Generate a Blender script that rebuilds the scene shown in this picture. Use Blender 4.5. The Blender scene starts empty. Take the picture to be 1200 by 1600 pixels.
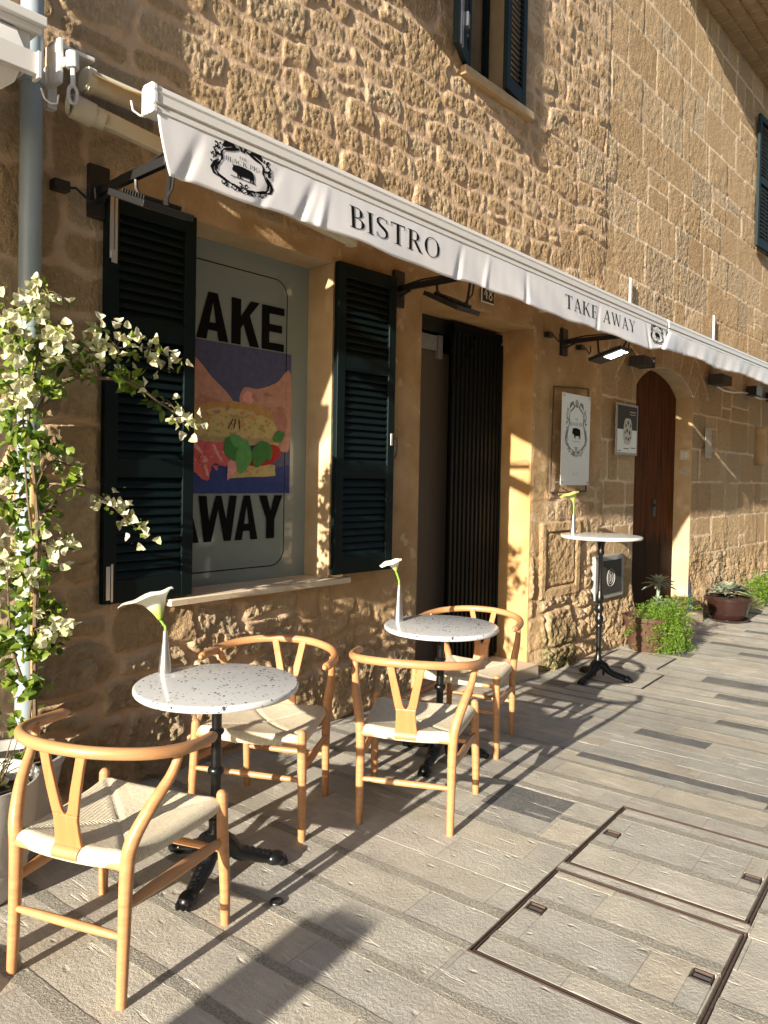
import bpy, math, random
import numpy as np
from math import sin, cos, pi, radians, sqrt, atan2
from mathutils import Vector, Matrix
random.seed(7)
rng = np.random.default_rng(11)
SC = bpy.context.scene
COL = SC.collection

# ------------------------------------------------------------------ camera
F_PX, PX_CX, PX_CY, IMG_W, IMG_H = 1200., 600., 768., 1200., 1600.
CAM_H, PITCH, ROLL, YAW = 1.55, radians(1.24), radians(1.09), radians(41.3)
vd = Vector((cos(YAW)*cos(PITCH), sin(YAW)*cos(PITCH), -sin(PITCH)))
r0 = Vector((sin(YAW), -cos(YAW), 0)); u0 = r0.cross(vd)
RR = r0*cos(ROLL) + u0*sin(ROLL); UU = -r0*sin(ROLL) + u0*cos(ROLL)
cam = bpy.data.cameras.new('camera'); cam_o = bpy.data.objects.new('camera', cam); COL.objects.link(cam_o)
m = Matrix.Identity(4)
for i in range(3):
    m[i][0] = RR[i]; m[i][1] = UU[i]; m[i][2] = -vd[i]
m[0][3], m[1][3], m[2][3] = 0, 0, CAM_H
cam_o.matrix_world = m
cam.sensor_fit = 'VERTICAL'; cam.sensor_height = 24.0; cam.lens = 24.0*F_PX/IMG_H
cam.shift_y = (PX_CY-IMG_H/2)/IMG_H      # principal point above the middle
cam.clip_start = 0.05; cam.clip_end = 400
SC.camera = cam_o

# ------------------------------------------------------------------ light
SUN_EL, SUN_AZ = radians(16.5), radians(8.6)       # light travels +X, turned 8.6 deg towards the wall
sd = Vector((cos(SUN_AZ)*cos(SUN_EL), sin(SUN_AZ)*cos(SUN_EL), -sin(SUN_EL)))
sun = bpy.data.lights.new('sun', 'SUN'); sun.energy = 5.0; sun.angle = radians(0.55); sun.color = (1.0, 0.89, 0.73)
sun_o = bpy.data.objects.new('sun', sun); COL.objects.link(sun_o)
sun_o.rotation_euler = sd.to_track_quat('-Z', 'Y').to_euler(); sun_o.location = (-20, -3, 9)
W = bpy.data.worlds.new('World'); SC.world = W; W.use_nodes = True
wn = W.node_tree; bgn = wn.nodes['Background']
sky = wn.nodes.new('ShaderNodeTexSky'); sky.sky_type = 'NISHITA'; sky.sun_disc = False
sky.sun_elevation = SUN_EL; sky.sun_rotation = atan2(-sd.x, -sd.y) if False else radians(90)-atan2(-sd.y, -sd.x)
wn.links.new(sky.outputs[0], bgn.inputs[0]); bgn.inputs[1].default_value = 0.075
SC.view_settings.view_transform = 'Standard'; SC.view_settings.look = 'None'
SC.view_settings.exposure = 1.36; SC.view_settings.gamma = 1.0

# ------------------------------------------------------------------ materials
def new_mat(name):
    mt = bpy.data.materials.new(name); mt.use_nodes = True
    return mt, mt.node_tree.nodes, mt.node_tree.links, mt.node_tree.nodes['Principled BSDF']
def simple(name, c, rough=.6, metal=0., bump=0., bscale=60., var=.0, vscale=4., coat=0., spec=.5, trans=0.):
    mt, n, l, p = new_mat(name)
    p.inputs['Base Color'].default_value = (*c, 1); p.inputs['Roughness'].default_value = rough
    p.inputs['Metallic'].default_value = metal; p.inputs['Coat Weight'].default_value = coat
    p.inputs['Specular IOR Level'].default_value = spec
    tc = n.new('ShaderNodeTexCoord')
    if var:
        nz = n.new('ShaderNodeTexNoise'); nz.inputs['Scale'].default_value = vscale; nz.inputs['Detail'].default_value = 6
        l.new(tc.outputs['Object'], nz.inputs['Vector'])
        mx = n.new('ShaderNodeMix'); mx.data_type = 'RGBA'
        mx.inputs['A'].default_value = (*[x*(1-var) for x in c], 1); mx.inputs['B'].default_value = (*[min(1, x*(1+var)) for x in c], 1)
        l.new(nz.outputs['Fac'], mx.inputs['Factor']); l.new(mx.outputs['Result'], p.inputs['Base Color'])
    if bump:
        nb = n.new('ShaderNodeTexNoise'); nb.inputs['Scale'].default_value = bscale; nb.inputs['Detail'].default_value = 5
        l.new(tc.outputs['Object'], nb.inputs['Vector'])
        b = n.new('ShaderNodeBump'); b.inputs['Strength'].default_value = bump; b.inputs['Distance'].default_value = .01
        l.new(nb.outputs['Fac'], b.inputs['Height']); l.new(b.outputs['Normal'], p.inputs['Normal'])
    if trans:
        t = n.new('ShaderNodeBsdfTranslucent'); t.inputs[0].default_value = (*c, 1)
        ms = n.new('ShaderNodeMixShader'); ms.inputs[0].default_value = trans
        out = n['Material Output']
        l.new(p.outputs[0], ms.inputs[1]); l.new(t.outputs[0], ms.inputs[2]); l.new(ms.outputs[0], out.inputs[0])
    return mt
def MixC(n, l, a, b, f, bt='MIX'):
    mx = n.new('ShaderNodeMix'); mx.data_type = 'RGBA'; mx.blend_type = bt
    for s, v in (('A', a), ('B', b)):
        if isinstance(v, tuple): mx.inputs[s].default_value = (*v, 1)
        else: l.new(v, mx.inputs[s])
    if isinstance(f, (int, float)): mx.inputs['Factor'].default_value = f
    else: l.new(f, mx.inputs['Factor'])
    return mx.outputs['Result']
def Math(n, l, op, a, b=None, c=None):
    x = n.new('ShaderNodeMath'); x.operation = op
    for i, v in enumerate((a, b, c)):
        if v is None: continue
        if isinstance(v, (int, float)): x.inputs[i].default_value = v
        else: l.new(v, x.inputs[i])
    return x.outputs[0]
def Noise(n, l, vec, scale, detail=4., rough=.55, out='Fac'):
    x = n.new('ShaderNodeTexNoise'); x.inputs['Scale'].default_value = scale; x.inputs['Detail'].default_value = detail
    x.inputs['Roughness'].default_value = rough; l.new(vec, x.inputs['Vector']); return x.outputs[out]
def Ramp(n, l, f, stops):
    r = n.new('ShaderNodeValToRGB'); l.new(f, r.inputs[0]); e = r.color_ramp.elements
    while len(e) < len(stops): e.new(.5)
    for i, (p, c) in enumerate(stops):
        e[i].position = p; e[i].color = (*c, 1) if len(c) == 3 else c
    return r.outputs[0]
def Scaled(n, l, vec, s):
    mp = n.new('ShaderNodeMapping'); mp.inputs['Scale'].default_value = s; l.new(vec, mp.inputs[0]); return mp.outputs[0]

def mat_wall():
    mt, n, l, p = new_mat('rubble_stone')
    tc = n.new('ShaderNodeTexCoord').outputs['Object']
    at = n.new('ShaderNodeAttribute'); at.attribute_name = 'kind'
    sp = n.new('ShaderNodeSeparateColor'); l.new(at.outputs['Color'], sp.inputs[0])
    rnd, mort, plas, moss = sp.outputs[0], sp.outputs[1], sp.outputs[2], at.outputs['Alpha']
    n1 = Noise(n, l, tc, 3.5, 6, .6); n2 = Noise(n, l, tc, 30, 6, .7); n3 = Noise(n, l, Scaled(n, l, tc, (1.5, 1, .8)), 85, 4, .75)
    rg = n.new('ShaderNodeTexNoise'); rg.noise_type = 'RIDGED_MULTIFRACTAL'; rg.normalize = True; rg.inputs['Scale'].default_value = 22; rg.inputs['Detail'].default_value = 5; rg.inputs['Roughness'].default_value = .62; l.new(Scaled(n, l, tc, (1.7, 1, .75)), rg.inputs['Vector'])
    stone = Ramp(n, l, rnd, [(0, (.50, .35, .20)), (.3, (.64, .47, .285)), (.55, (.55, .39, .225)), (.8, (.70, .545, .355)), (1, (.50, .40, .28))])
    stone = MixC(n, l, stone, (.36, .24, .14), Math(n, l, 'MULTIPLY', Ramp(n, l, n2, [(.42, (0, 0, 0)), (.7, (1, 1, 1))]), .55))
    stone = MixC(n, l, stone, (.58, .43, .26), Math(n, l, 'MULTIPLY', Ramp(n, l, n1, [(.45, (0, 0, 0)), (.72, (1, 1, 1))]), .5))
    asx = n.new('ShaderNodeSeparateXYZ'); l.new(tc, asx.inputs[0])
    isash = Math(n, l, 'GREATER_THAN', asx.outputs[0], 7.06)
    mcol = MixC(n, l, MixC(n, l, (.58, .43, .30), (.47, .34, .225), n2), (.64, .52, .38), isash)
    pcol = MixC(n, l, (.46, .315, .175), (.33, .205, .095), Ramp(n, l, n1, [(.35, (0, 0, 0)), (.65, (1, 1, 1))]))
    pcol = MixC(n, l, pcol, (.60, .47, .31), Math(n, l, 'MULTIPLY', Ramp(n, l, Noise(n, l, tc, 9, 5, .5), [(.60, (0, 0, 0)), (.66, (1, 1, 1))]), .55))
    c = MixC(n, l, stone, mcol, mort)
    c = MixC(n, l, c, pcol, plas)
    mossf = Math(n, l, 'MULTIPLY', moss, Ramp(n, l, n2, [(.38, (0, 0, 0)), (.58, (1, 1, 1))]))
    c = MixC(n, l, c, (.085, .10, .03), mossf)
    l.new(c, p.inputs['Base Color']); p.inputs['Roughness'].default_value = .93; p.inputs['Specular IOR Level'].default_value = .15
    hm = Math(n, l, 'ADD', Math(n, l, 'MULTIPLY', n2, 1.2), Math(n, l, 'MULTIPLY', n3, 1.1))
    vor = n.new('ShaderNodeTexVoronoi'); vor.inputs['Scale'].default_value = 48; l.new(tc, vor.inputs['Vector'])
    hm = Math(n, l, 'ADD', hm, Math(n, l, 'MULTIPLY', vor.outputs['Distance'], .5))
    hm = Math(n, l, 'ADD', hm, Math(n, l, 'MULTIPLY', rg.outputs['Fac'], -1.1))
    st = Math(n, l, 'SUBTRACT', 1.0, Math(n, l, 'MULTIPLY', Math(n, l, 'MAXIMUM', plas, Math(n, l, 'MULTIPLY', mort, .75)), .82))
    b = n.new('ShaderNodeBump'); b.inputs['Distance'].default_value = .055
    l.new(Math(n, l, 'MULTIPLY', st, .75), b.inputs['Strength']); l.new(hm, b.inputs['Height']); l.new(b.outputs[0], p.inputs['Normal'])
    return mt
def mat_plaster(name, c1, c2, c3, bump=.25):
    mt, n, l, p = new_mat(name)
    tc = n.new('ShaderNodeTexCoord').outputs['Object']
    n1 = Noise(n, l, tc, 4, 6, .6); n2 = Noise(n, l, tc, 40, 5, .6)
    c = MixC(n, l, c1, c2, Ramp(n, l, n1, [(.35, (0, 0, 0)), (.65, (1, 1, 1))]))
    c = MixC(n, l, c, c3, Ramp(n, l, Noise(n, l, tc, 2.2, 3, .5), [(.6, (0, 0, 0)), (.68, (1, 1, 1))]))
    l.new(c, p.inputs['Base Color']); p.inputs['Roughness'].default_value = .9; p.inputs['Specular IOR Level'].default_value = .2
    b = n.new('ShaderNodeBump'); b.inputs['Strength'].default_value = bump; b.inputs['Distance'].default_value = .008
    l.new(n2, b.inputs['Height']); l.new(b.outputs[0], p.inputs['Normal']); return mt
def mat_paving():
    mt, n, l, p = new_mat('paving_stone')
    tc = n.new('ShaderNodeTexCoord').outputs['Object']
    at = n.new('ShaderNodeAttribute'); at.attribute_name = 'tint'
    n1 = Noise(n, l, tc, 5, 7, .65); n2 = Noise(n, l, tc, 70, 5, .7); n4 = Noise(n, l, tc, 1.3, 4, .5)
    c = MixC(n, l, at.outputs['Color'], (.24, .225, .195), Math(n, l, 'MULTIPLY', Ramp(n, l, n1, [(.4, (0, 0, 0)), (.7, (1, 1, 1))]), .55))
    c = MixC(n, l, c, (.56, .53, .45), Math(n, l, 'MULTIPLY', Ramp(n, l, n2, [(.5, (0, 0, 0)), (.8, (1, 1, 1))]), .4))
    c = MixC(n, l, c, (.16, .13, .10), Math(n, l, 'MULTIPLY', Ramp(n, l, n4, [(.55, (0, 0, 0)), (.75, (1, 1, 1))]), .35))
    strp = at.outputs['Alpha']
    spk = Ramp(n, l, Noise(n, l, tc, 110, 3, .8), [(.40, (0, 0, 0)), (.60, (1, 1, 1))])
    c = MixC(n, l, c, MixC(n, l, (.17, .17, .15), (.60, .57, .48), spk), Math(n, l, 'MULTIPLY', strp, .55))
    gr = Ramp(n, l, Noise(n, l, Scaled(n, l, tc, (60, 5, 1)), 1.0, 4, .7), [(.35, (0, 0, 0)), (.65, (1, 1, 1))])
    c = MixC(n, l, c, (.24, .225, .20), Math(n, l, 'MULTIPLY', gr, .36))
    stv = n.new('ShaderNodeTexVoronoi'); stv.inputs['Scale'].default_value = 2.3; l.new(tc, stv.inputs['Vector'])
    stn = Math(n, l, 'LESS_THAN', Math(n, l, 'ADD', stv.outputs['Distance'], Math(n, l, 'MULTIPLY', n2, .03)), .062)
    c = MixC(n, l, c, (.14, .13, .12), Math(n, l, 'MULTIPLY', stn, .6))
    # pale veins along the slabs (across the street)
    v = Scaled(n, l, tc, (30, 3.2, 1)); vn = Noise(n, l, v, 1.0, 3, .5)
    vein = Ramp(n, l, vn, [(.64, (0, 0, 0)), (.69, (1, 1, 1)), (.74, (0, 0, 0))])
    c = MixC(n, l, c, (.78, .75, .68), Math(n, l, 'MULTIPLY', vein, .42))
    l.new(c, p.inputs['Base Color'])
    l.new(Ramp(n, l, n1, [(.3, (.5, .5, .5)), (.7, (.8, .8, .8))]), p.inputs['Roughness']); p.inputs['Specular IOR Level'].default_value = .4
    # chisel dents
    dv = Scaled(n, l, tc, (16, 7, 1)); dn = n.new('ShaderNodeTexVoronoi'); dn.inputs['Scale'].default_value = 1.0
    wv = n.new('ShaderNodeVectorMath'); wv.operation = 'ADD'
    l.new(dv, wv.inputs[0]); l.new(Noise(n, l, tc, 8, 2, .5, 'Color'), wv.inputs[1]); l.new(wv.outputs[0], dn.inputs['Vector'])
    dent = Ramp(n, l, dn.outputs['Distance'], [(.0, (0, 0, 0)), (.16, (1, 1, 1))])
    h = Math(n, l, 'ADD', Math(n, l, 'MULTIPLY', n2, .75), Math(n, l, 'MULTIPLY', dent, .6))
    h = Math(n, l, 'ADD', h, Math(n, l, 'MULTIPLY', n1, .8)); h = Math(n, l, 'ADD', h, Math(n, l, 'MULTIPLY', Math(n, l, 'MULTIPLY', spk, strp), .8))
    h = Math(n, l, 'ADD', h, Math(n, l, 'MULTIPLY', vein, -.3))
    b = n.new('ShaderNodeBump'); b.inputs['Strength'].default_value = .8; b.inputs['Distance'].default_value = .010
    l.new(h, b.inputs['Height']); l.new(b.outputs[0], p.inputs['Normal']); return mt
def mat_wood(name, c1, c2, axis=(3, 3, 40), rough=.45, bump=.1, coat=.0):
    mt, n, l, p = new_mat(name)
    tc = n.new('ShaderNodeTexCoord').outputs['Object']
    v = Scaled(n, l, tc, axis); n1 = Noise(n, l, v, 1.5, 8, .72)
    l.new(MixC(n, l, c1, c2, Ramp(n, l, n1, [(.35, (0, 0, 0)), (.65, (1, 1, 1))])), p.inputs['Base Color'])
    p.inputs['Roughness'].default_value = rough; p.inputs['Coat Weight'].default_value = coat
    b = n.new('ShaderNodeBump'); b.inputs['Strength'].default_value = bump; b.inputs['Distance'].default_value = .004
    l.new(n1, b.inputs['Height']); l.new(b.outputs[0], p.inputs['Normal']); return mt
def mat_terrazzo():
    mt, n, l, p = new_mat('terrazzo')
    tc = n.new('ShaderNodeTexCoord').outputs['Object']
    def chips(scale, rmax, frac, off):
        mp = n.new('ShaderNodeMapping'); mp.inputs['Location'].default_value = off; l.new(tc, mp.inputs[0])
        wv = n.new('ShaderNodeVectorMath'); wv.operation = 'ADD'
        sc = n.new('ShaderNodeVectorMath'); sc.operation = 'SCALE'; sc.inputs['Scale'].default_value = .012
        l.new(Noise(n, l, tc, 60, 2, .5, 'Color'), sc.inputs[0]); l.new(mp.outputs[0], wv.inputs[0]); l.new(sc.outputs[0], wv.inputs[1])
        vo = n.new('ShaderNodeTexVoronoi'); vo.inputs['Scale'].default_value = scale; vo.inputs['Randomness'].default_value = 1; l.new(wv.outputs[0], vo.inputs['Vector'])
        s = n.new('ShaderNodeSeparateColor'); l.new(vo.outputs['Color'], s.inputs[0])
        return Math(n, l, 'MULTIPLY', Math(n, l, 'LESS_THAN', vo.outputs['Distance'], Math(n, l, 'MULTIPLY', s.outputs[1], rmax)), Math(n, l, 'GREATER_THAN', s.outputs[0], frac))
    c = MixC(n, l, (.56, .57, .58), (.36, .36, .37), Math(n, l, 'MULTIPLY', chips(75, .42, .6, (1, 2, 0)), .5))
    c = MixC(n, l, c, (.05, .05, .065), chips(52, .36, .68, (0, 0, 0)))
    c = MixC(n, l, c, (.12, .12, .14), chips(90, .45, .80, (3, 1, 0)))
    l.new(c, p.inputs['Base Color']); p.inputs['Roughness'].default_value = .12; return mt
def mat_seat():
    mt, n, l, p = new_mat('paper_cord')
    at = n.new('ShaderNodeAttribute'); at.attribute_name = 'cord'
    s = Math(n, l, 'SINE', Math(n, l, 'MULTIPLY', at.outputs['Fac'], 2*pi/.0075))
    tc = n.new('ShaderNodeTexCoord').outputs['Object']; nz = Noise(n, l, tc, 90, 3)
    f = Math(n, l, 'ADD', Math(n, l, 'MULTIPLY', s, .30), Math(n, l, 'MULTIPLY', nz, .9))
    c = Ramp(n, l, f, [(.0, (.42, .36, .25)), (.45, (.68, .61, .46)), (1, (.78, .72, .58))])
    l.new(c, p.inputs['Base Color']); p.inputs['Roughness'].default_value = .75
    b = n.new('ShaderNodeBump'); b.inputs['Strength'].default_value = .5; b.inputs['Distance'].default_value = .004
    l.new(f, b.inputs['Height']); l.new(b.outputs[0], p.inputs['Normal']); return mt
def mat_leaf(name, c1, c2, trans=.35, rough=.45):
    mt, n, l, p = new_mat(name)
    at = n.new('ShaderNodeAttribute'); at.attribute_name = 'rnd'
    c = MixC(n, l, c1, c2, at.outputs['Fac'])
    l.new(c, p.inputs['Base Color']); p.inputs['Roughness'].default_value = rough
    t = n.new('ShaderNodeBsdfTranslucent'); l.new(MixC(n, l, c, (1, 1, .6), .0), t.inputs[0])
    ms = n.new('ShaderNodeMixShader'); ms.inputs[0].default_value = trans
    l.new(p.outputs[0], ms.inputs[1]); l.new(t.outputs[0], ms.inputs[2]); l.new(ms.outputs[0], n['Material Output'].inputs[0]); return mt
M = {}
M['wall'] = mat_wall()
M['plaster'] = mat_plaster('ochre_plaster', (.52, .345, .17), (.44, .26, .105), (.58, .36, .16))
M['plaster_grey'] = mat_plaster('pale_plaster', (.50, .38, .24), (.42, .30, .17), (.57, .45, .30))
M['paving'] = mat_paving()
M['grout'] = simple('grout', (.10, .085, .068), .95, bump=.5, var=.3)
M['limestone'] = mat_plaster('limestone', (.62, .53, .40), (.54, .44, .32), (.66, .57, .44), .2)
M['beech'] = mat_wood('beech', (.52, .275, .125), (.40, .195, .08), (3, 3, 30), .42, .08, .1)
M['beech_splat'] = mat_wood('beech_splat', (.50, .215, .08), (.42, .17, .06), (20, 40, 3), .4, .06, .2)
M['cord'] = mat_seat()
M['terrazzo'] = mat_terrazzo()
M['marble'] = simple('pale_marble', (.62, .63, .62), .18, var=.25, vscale=14)
M['iron'] = simple('cast_iron', (.004, .0045, .005), .32, bump=.2, bscale=50)
M['black'] = simple('black_metal', (.012, .012, .013), .42, bump=.06)
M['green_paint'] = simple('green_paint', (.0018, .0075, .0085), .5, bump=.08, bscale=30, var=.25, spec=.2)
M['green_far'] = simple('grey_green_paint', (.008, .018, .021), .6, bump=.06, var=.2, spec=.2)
M['white_metal'] = simple('white_metal', (.72, .71, .69), .32, var=.05)
M['alu'] = simple('aluminium', (.70, .70, .70), .28, .9)
M['steel'] = simple('brushed_steel', (.48, .48, .47), .42, 1.0, bump=.05, bscale=120)
M['pipe'] = simple('pipe_paint', (.26, .32, .36), .38, bump=.05, bscale=14, var=.12, vscale=7)
M['valance'] = simple('satin_cloth', (.90, .90, .93), .36, bump=.05, bscale=200, trans=.25, spec=.6)
M['canvas'] = simple('awning_canvas', (.66, .50, .29), .8, bump=.1, bscale=300, trans=.5)
M['arm'] = simple('cream_metal', (.62, .57, .44), .4)
M['ink'] = simple('black_ink', (.006, .006, .007), .8, spec=.1)
M['grey_ink'] = simple('grey_ink', (.16, .16, .17), .6)
M['panel'] = simple('window_panel', (.24, .285, .275), .10, var=.06, vscale=2, spec=.6)
M['pane'] = simple('dark_interior', (.14, .115, .09), .5, spec=.3)
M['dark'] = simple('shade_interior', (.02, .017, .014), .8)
M['gate'] = simple('folding_gate', (.004, .006, .007), .6, spec=.2)
M['oak'] = mat_wood('old_door_wood', (.13, .048, .017), (.05, .018, .008), (14, 14, 1.2), .85, .5); M['oak'].node_tree.nodes['Principled BSDF'].inputs['Specular IOR Level'].default_value = .1
n_, l_ = M['oak'].node_tree.nodes, M['oak'].node_tree.links; p_ = n_['Principled BSDF']; tc_ = n_.new('ShaderNodeTexCoord').outputs['Object']
sx_ = n_.new('ShaderNodeSeparateXYZ'); l_.new(tc_, sx_.inputs[0])
zz_ = Math(n_, l_, 'ADD', sx_.outputs[2], Math(n_, l_, 'MULTIPLY', Noise(n_, l_, Scaled(n_, l_, tc_, (30, 1, 1.5)), 1, 4), .5))
stain_ = Ramp(n_, l_, Math(n_, l_, 'MULTIPLY', zz_, .5), [(.52, (1, 1, 1)), (.60, (0, 0, 0))])
l_.new(MixC(n_, l_, p_.inputs['Base Color'].links[0].from_socket, (.016, .011, .008), Math(n_, l_, 'MULTIPLY', stain_, .85)), p_.inputs['Base Color'])
M['lily'] = simple('lily_white', (.86, .86, .80), .5, trans=.3)
mt = M['lily']; n_, l_ = mt.node_tree.nodes, mt.node_tree.links; at_ = n_.new('ShaderNodeAttribute'); at_.attribute_name = 'tt'
cc_ = Ramp(n_, l_, at_.outputs['Fac'], [(.0, (.30, .48, .04)), (.28, (.62, .70, .22)), (.55, (.84, .84, .74))])
for nd_ in n_:
    if nd_.type == 'BSDF_PRINCIPLED': l_.new(cc_, nd_.inputs['Base Color'])
    if nd_.type == 'BSDF_TRANSLUCENT': l_.new(cc_, nd_.inputs[0])
M['lily_base'] = simple('lily_green', (.58, .64, .20), .5, trans=.35)
M['stem'] = simple('lily_stem', (.20, .38, .05), .45)
M['leaf'] = mat_leaf('bougainvillea_leaf', (.045, .11, .014), (.27, .37, .04), .45)
M['bract'] = mat_leaf('bougainvillea_bract', (.72, .72, .55), (.60, .60, .30), .4, .7)
M['bush'] = mat_leaf('fern_leaf', (.07, .17, .015), (.22, .36, .035), .4)
M['succulent'] = mat_leaf('succulent_leaf', (.17, .24, .17), (.34, .36, .27), .1)
M['bark'] = simple('vine_bark', (.12, .085, .05), .85, bump=.4, bscale=50)
M['bamboo'] = mat_wood('bamboo', (.50, .30, .12), (.38, .21, .08), (4, 4, 10), .5)
M['grey_pot'] = simple('grey_pot', (.42, .42, .40), .55, bump=.04)
M['terracotta'] = simple('terracotta', (.075, .034, .022), .7, var=.35, vscale=12, bump=.1)
M['glazed'] = simple('glazed_pot', (.028, .012, .010), .25, var=.4, vscale=6)
M['soil'] = simple('soil', (.03, .02, .013), .95, bump=1, bscale=40)
M['sign'] = simple('sign_white', (.60, .62, .64), .3, var=.04)
M['rust'] = simple('rusty_steel', (.07, .045, .035), .7, var=.4, vscale=30, bump=.3)
M['tile'] = mat_plaster('eave_tile', (.36, .27, .18), (.29, .21, .135), (.40, .31, .22))
M['mastic'] = simple('pale_mortar', (.62, .52, .40), .9, bump=.3)
M['blue'] = simple('number_tile', (.015, .015, .03), .2)
M['num'] = simple('number_white', (.75, .74, .70), .4)
M['led'] = simple('led_panel', (.9, .95, 1.0), .4)
pl = M['led'].node_tree.nodes['Principled BSDF']; pl.inputs['Emission Color'].default_value = (.85, 1, .85, 1); pl.inputs['Emission Strength'].default_value = 5.0
for nm, c in dict(violet=(.085, .09, .19), navy=(.03, .05, .2), skin=(.50, .27, .21), skin2=(.42, .2, .16), bread=(.52, .42, .18), crust=(.50, .28, .10),
                  ham=(.60, .12, .12), ham2=(.72, .33, .30), basil=(.05, .2, .05), basil2=(.10, .32, .09), tomato=(.42, .02, .015), crumb=(.40, .31, .16),
                  shade=(.02, .02, .022), bead=(.45, .44, .42), dgrey=(.045, .043, .04), lgrey=(.28, .28, .28), cream=(.55, .50, .36), paper=(.42, .38, .32)).items():
    M[nm] = simple('print_'+nm, c, .45 if nm not in ('cream', 'paper', 'dgrey') else .7, var=.35, vscale=26, spec=.3)

# ------------------------------------------------------------------ helpers
ORG = {}
class MB:
    def __init__(s): s.v = []; s.f = []; s.m = []; s.cur = 0
    def add(s, vs, fs):
        o = len(s.v); s.v += [tuple(v) for v in vs]; s.f += [tuple(i+o for i in f) for f in fs]; s.m += [s.cur]*len(fs)
    def box(s, x0, x1, y0, y1, z0, z1, rot=None, ctr=None):
        vs = [Vector((x, y, z)) for x in (x0, x1) for y in (y0, y1) for z in (z0, z1)]
        if rot is not None:
            c = Vector(ctr) if ctr is not None else sum(vs, Vector())/8
            vs = [rot @ (v-c)+c for v in vs]
        s.add(vs, [(0, 1, 3, 2), (4, 6, 7, 5), (0, 4, 5, 1), (2, 3, 7, 6), (0, 2, 6, 4), (1, 5, 7, 3)])
    def tube(s, pts, r, seg=10, cap=True, sx=1., up=None):
        pts = [Vector(p) for p in pts]; n = len(pts)
        if isinstance(r, (int, float)): r = [r]*n
        t = [(pts[min(i+1, n-1)]-pts[max(i-1, 0)]).normalized() for i in range(n)]
        a = Vector(up) if up is not None else (Vector((0, 0, 1)) if abs(t[0].z) < .9 else Vector((1, 0, 0)))
        nn = (a-t[0]*a.dot(t[0])).normalized(); o = len(s.v); vs = []
        for i in range(n):
            nn = (nn-t[i]*nn.dot(t[i])).normalized(); b = t[i].cross(nn)
            for k in range(seg):
                w = 2*pi*k/seg; vs.append(pts[i]+(nn*cos(w)*sx+b*sin(w))*r[i])
        fs = [(i*seg+k, i*seg+(k+1) % seg, (i+1)*seg+(k+1) % seg, (i+1)*seg+k) for i in range(n-1) for k in range(seg)]
        if cap:
            fs.append(tuple(reversed(range(seg)))); fs.append(tuple((n-1)*seg+k for k in range(seg)))
        s.add(vs, fs)
    def lathe(s, prof, c=(0, 0, 0), seg=28, cap=True):
        vs = [(c[0]+r*cos(2*pi*k/seg), c[1]+r*sin(2*pi*k/seg), c[2]+z) for r, z in prof for k in range(seg)]
        n = len(prof)
        fs = [(i*seg+k, i*seg+(k+1) % seg, (i+1)*seg+(k+1) % seg, (i+1)*seg+k) for i in range(n-1) for k in range(seg)]
        if cap: fs += [tuple(reversed(range(seg))), tuple((n-1)*seg+k for k in range(seg))]
        s.add(vs, fs)
    def prism(s, poly, f0, f1):
        """poly of (u,v); f0, f1 map to the two faces"""
        n = len(poly); a = [f0(u, v) for u, v in poly]; b = [f1(u, v) for u, v in poly]
        s.add(a+b, [tuple(reversed(range(n))), tuple(range(n, 2*n))]+[(i, (i+1) % n, n+(i+1) % n, n+i) for i in range(n)])
    def sheet(s, poly, f): s.add([f(u, v) for u, v in poly], [tuple(range(len(poly)))])
    def blob(s, c, rx, ry, rz, rot=None, seg=12, rings=8):
        vs = []; c = Vector(c)
        for i in range(rings+1):
            th = pi*i/rings
            for k in range(seg):
                w = 2*pi*k/seg; v = Vector((rx*sin(th)*cos(w), ry*sin(th)*sin(w), rz*cos(th)))
                vs.append(c+(rot @ v if rot is not None else v))
        s.add(vs, [(i*seg+k, (i+1)*seg+k, (i+1)*seg+(k+1) % seg, i*seg+(k+1) % seg) for i in range(rings) for k in range(seg)])
    def build(s, name, mats, parent=None, smooth=True, bevel=0, local=False, angle=40, **tags):
        me = bpy.data.meshes.new(name); o = bpy.data.objects.new(name, me); COL.objects.link(o)
        org = Vector((0, 0, 0))
        if parent is not None:
            o.parent = parent
            if not local: org = ORG.get(parent.name, Vector((0, 0, 0)))
        elif tags.get('loc') is not None:
            org = Vector(tags['loc']); o.location = org
        ORG[o.name] = org
        me.from_pydata([(v[0]-org.x, v[1]-org.y, v[2]-org.z) for v in s.v], [], s.f)
        mats = mats if isinstance(mats, (list, tuple)) else [mats]
        for x in mats: me.materials.append(M[x])
        if len(mats) > 1: me.polygons.foreach_set('material_index', s.m)
        if smooth:
            me.polygons.foreach_set('use_smooth', [True]*len(me.polygons)); me.set_sharp_from_angle(angle=radians(angle))
        me.update(); me.validate()
        if bevel:
            b = o.modifiers.new('bevel', 'BEVEL'); b.width = bevel; b.segments = 2; b.limit_method = 'ANGLE'
        for k, v in tags.items():
            if k in ('label', 'category', 'group', 'kind'): o[k] = v
        return o
def thing(name, label, cat, loc=(0, 0, 0), rz=0., group=None):
    o = bpy.data.objects.new(name, None); COL.objects.link(o); o.location = loc; o.rotation_euler = (0, 0, rz)
    o.empty_display_size = .1; ORG[o.name] = Vector(loc); o['label'] = label; o['category'] = cat
    if group: o['group'] = group
    return o
def copy_tree(o, parent=None):
    c = o.copy(); COL.objects.link(c)
    if parent is not None: c.parent = parent
    for ch in list(o.children): copy_tree(ch, c)
    return c
def sstep(a, b, x):
    t = np.clip((x-a)/(b-a), 0, 1); return t*t*(3-2*t)
def gz(x): return float(-.15*sstep(3.2, 6.2, np.float64(x)) - .03*sstep(6.2, 9.5, np.float64(x)))
WY = 3.4                                            # the facade plane
_tabs = {}
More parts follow.
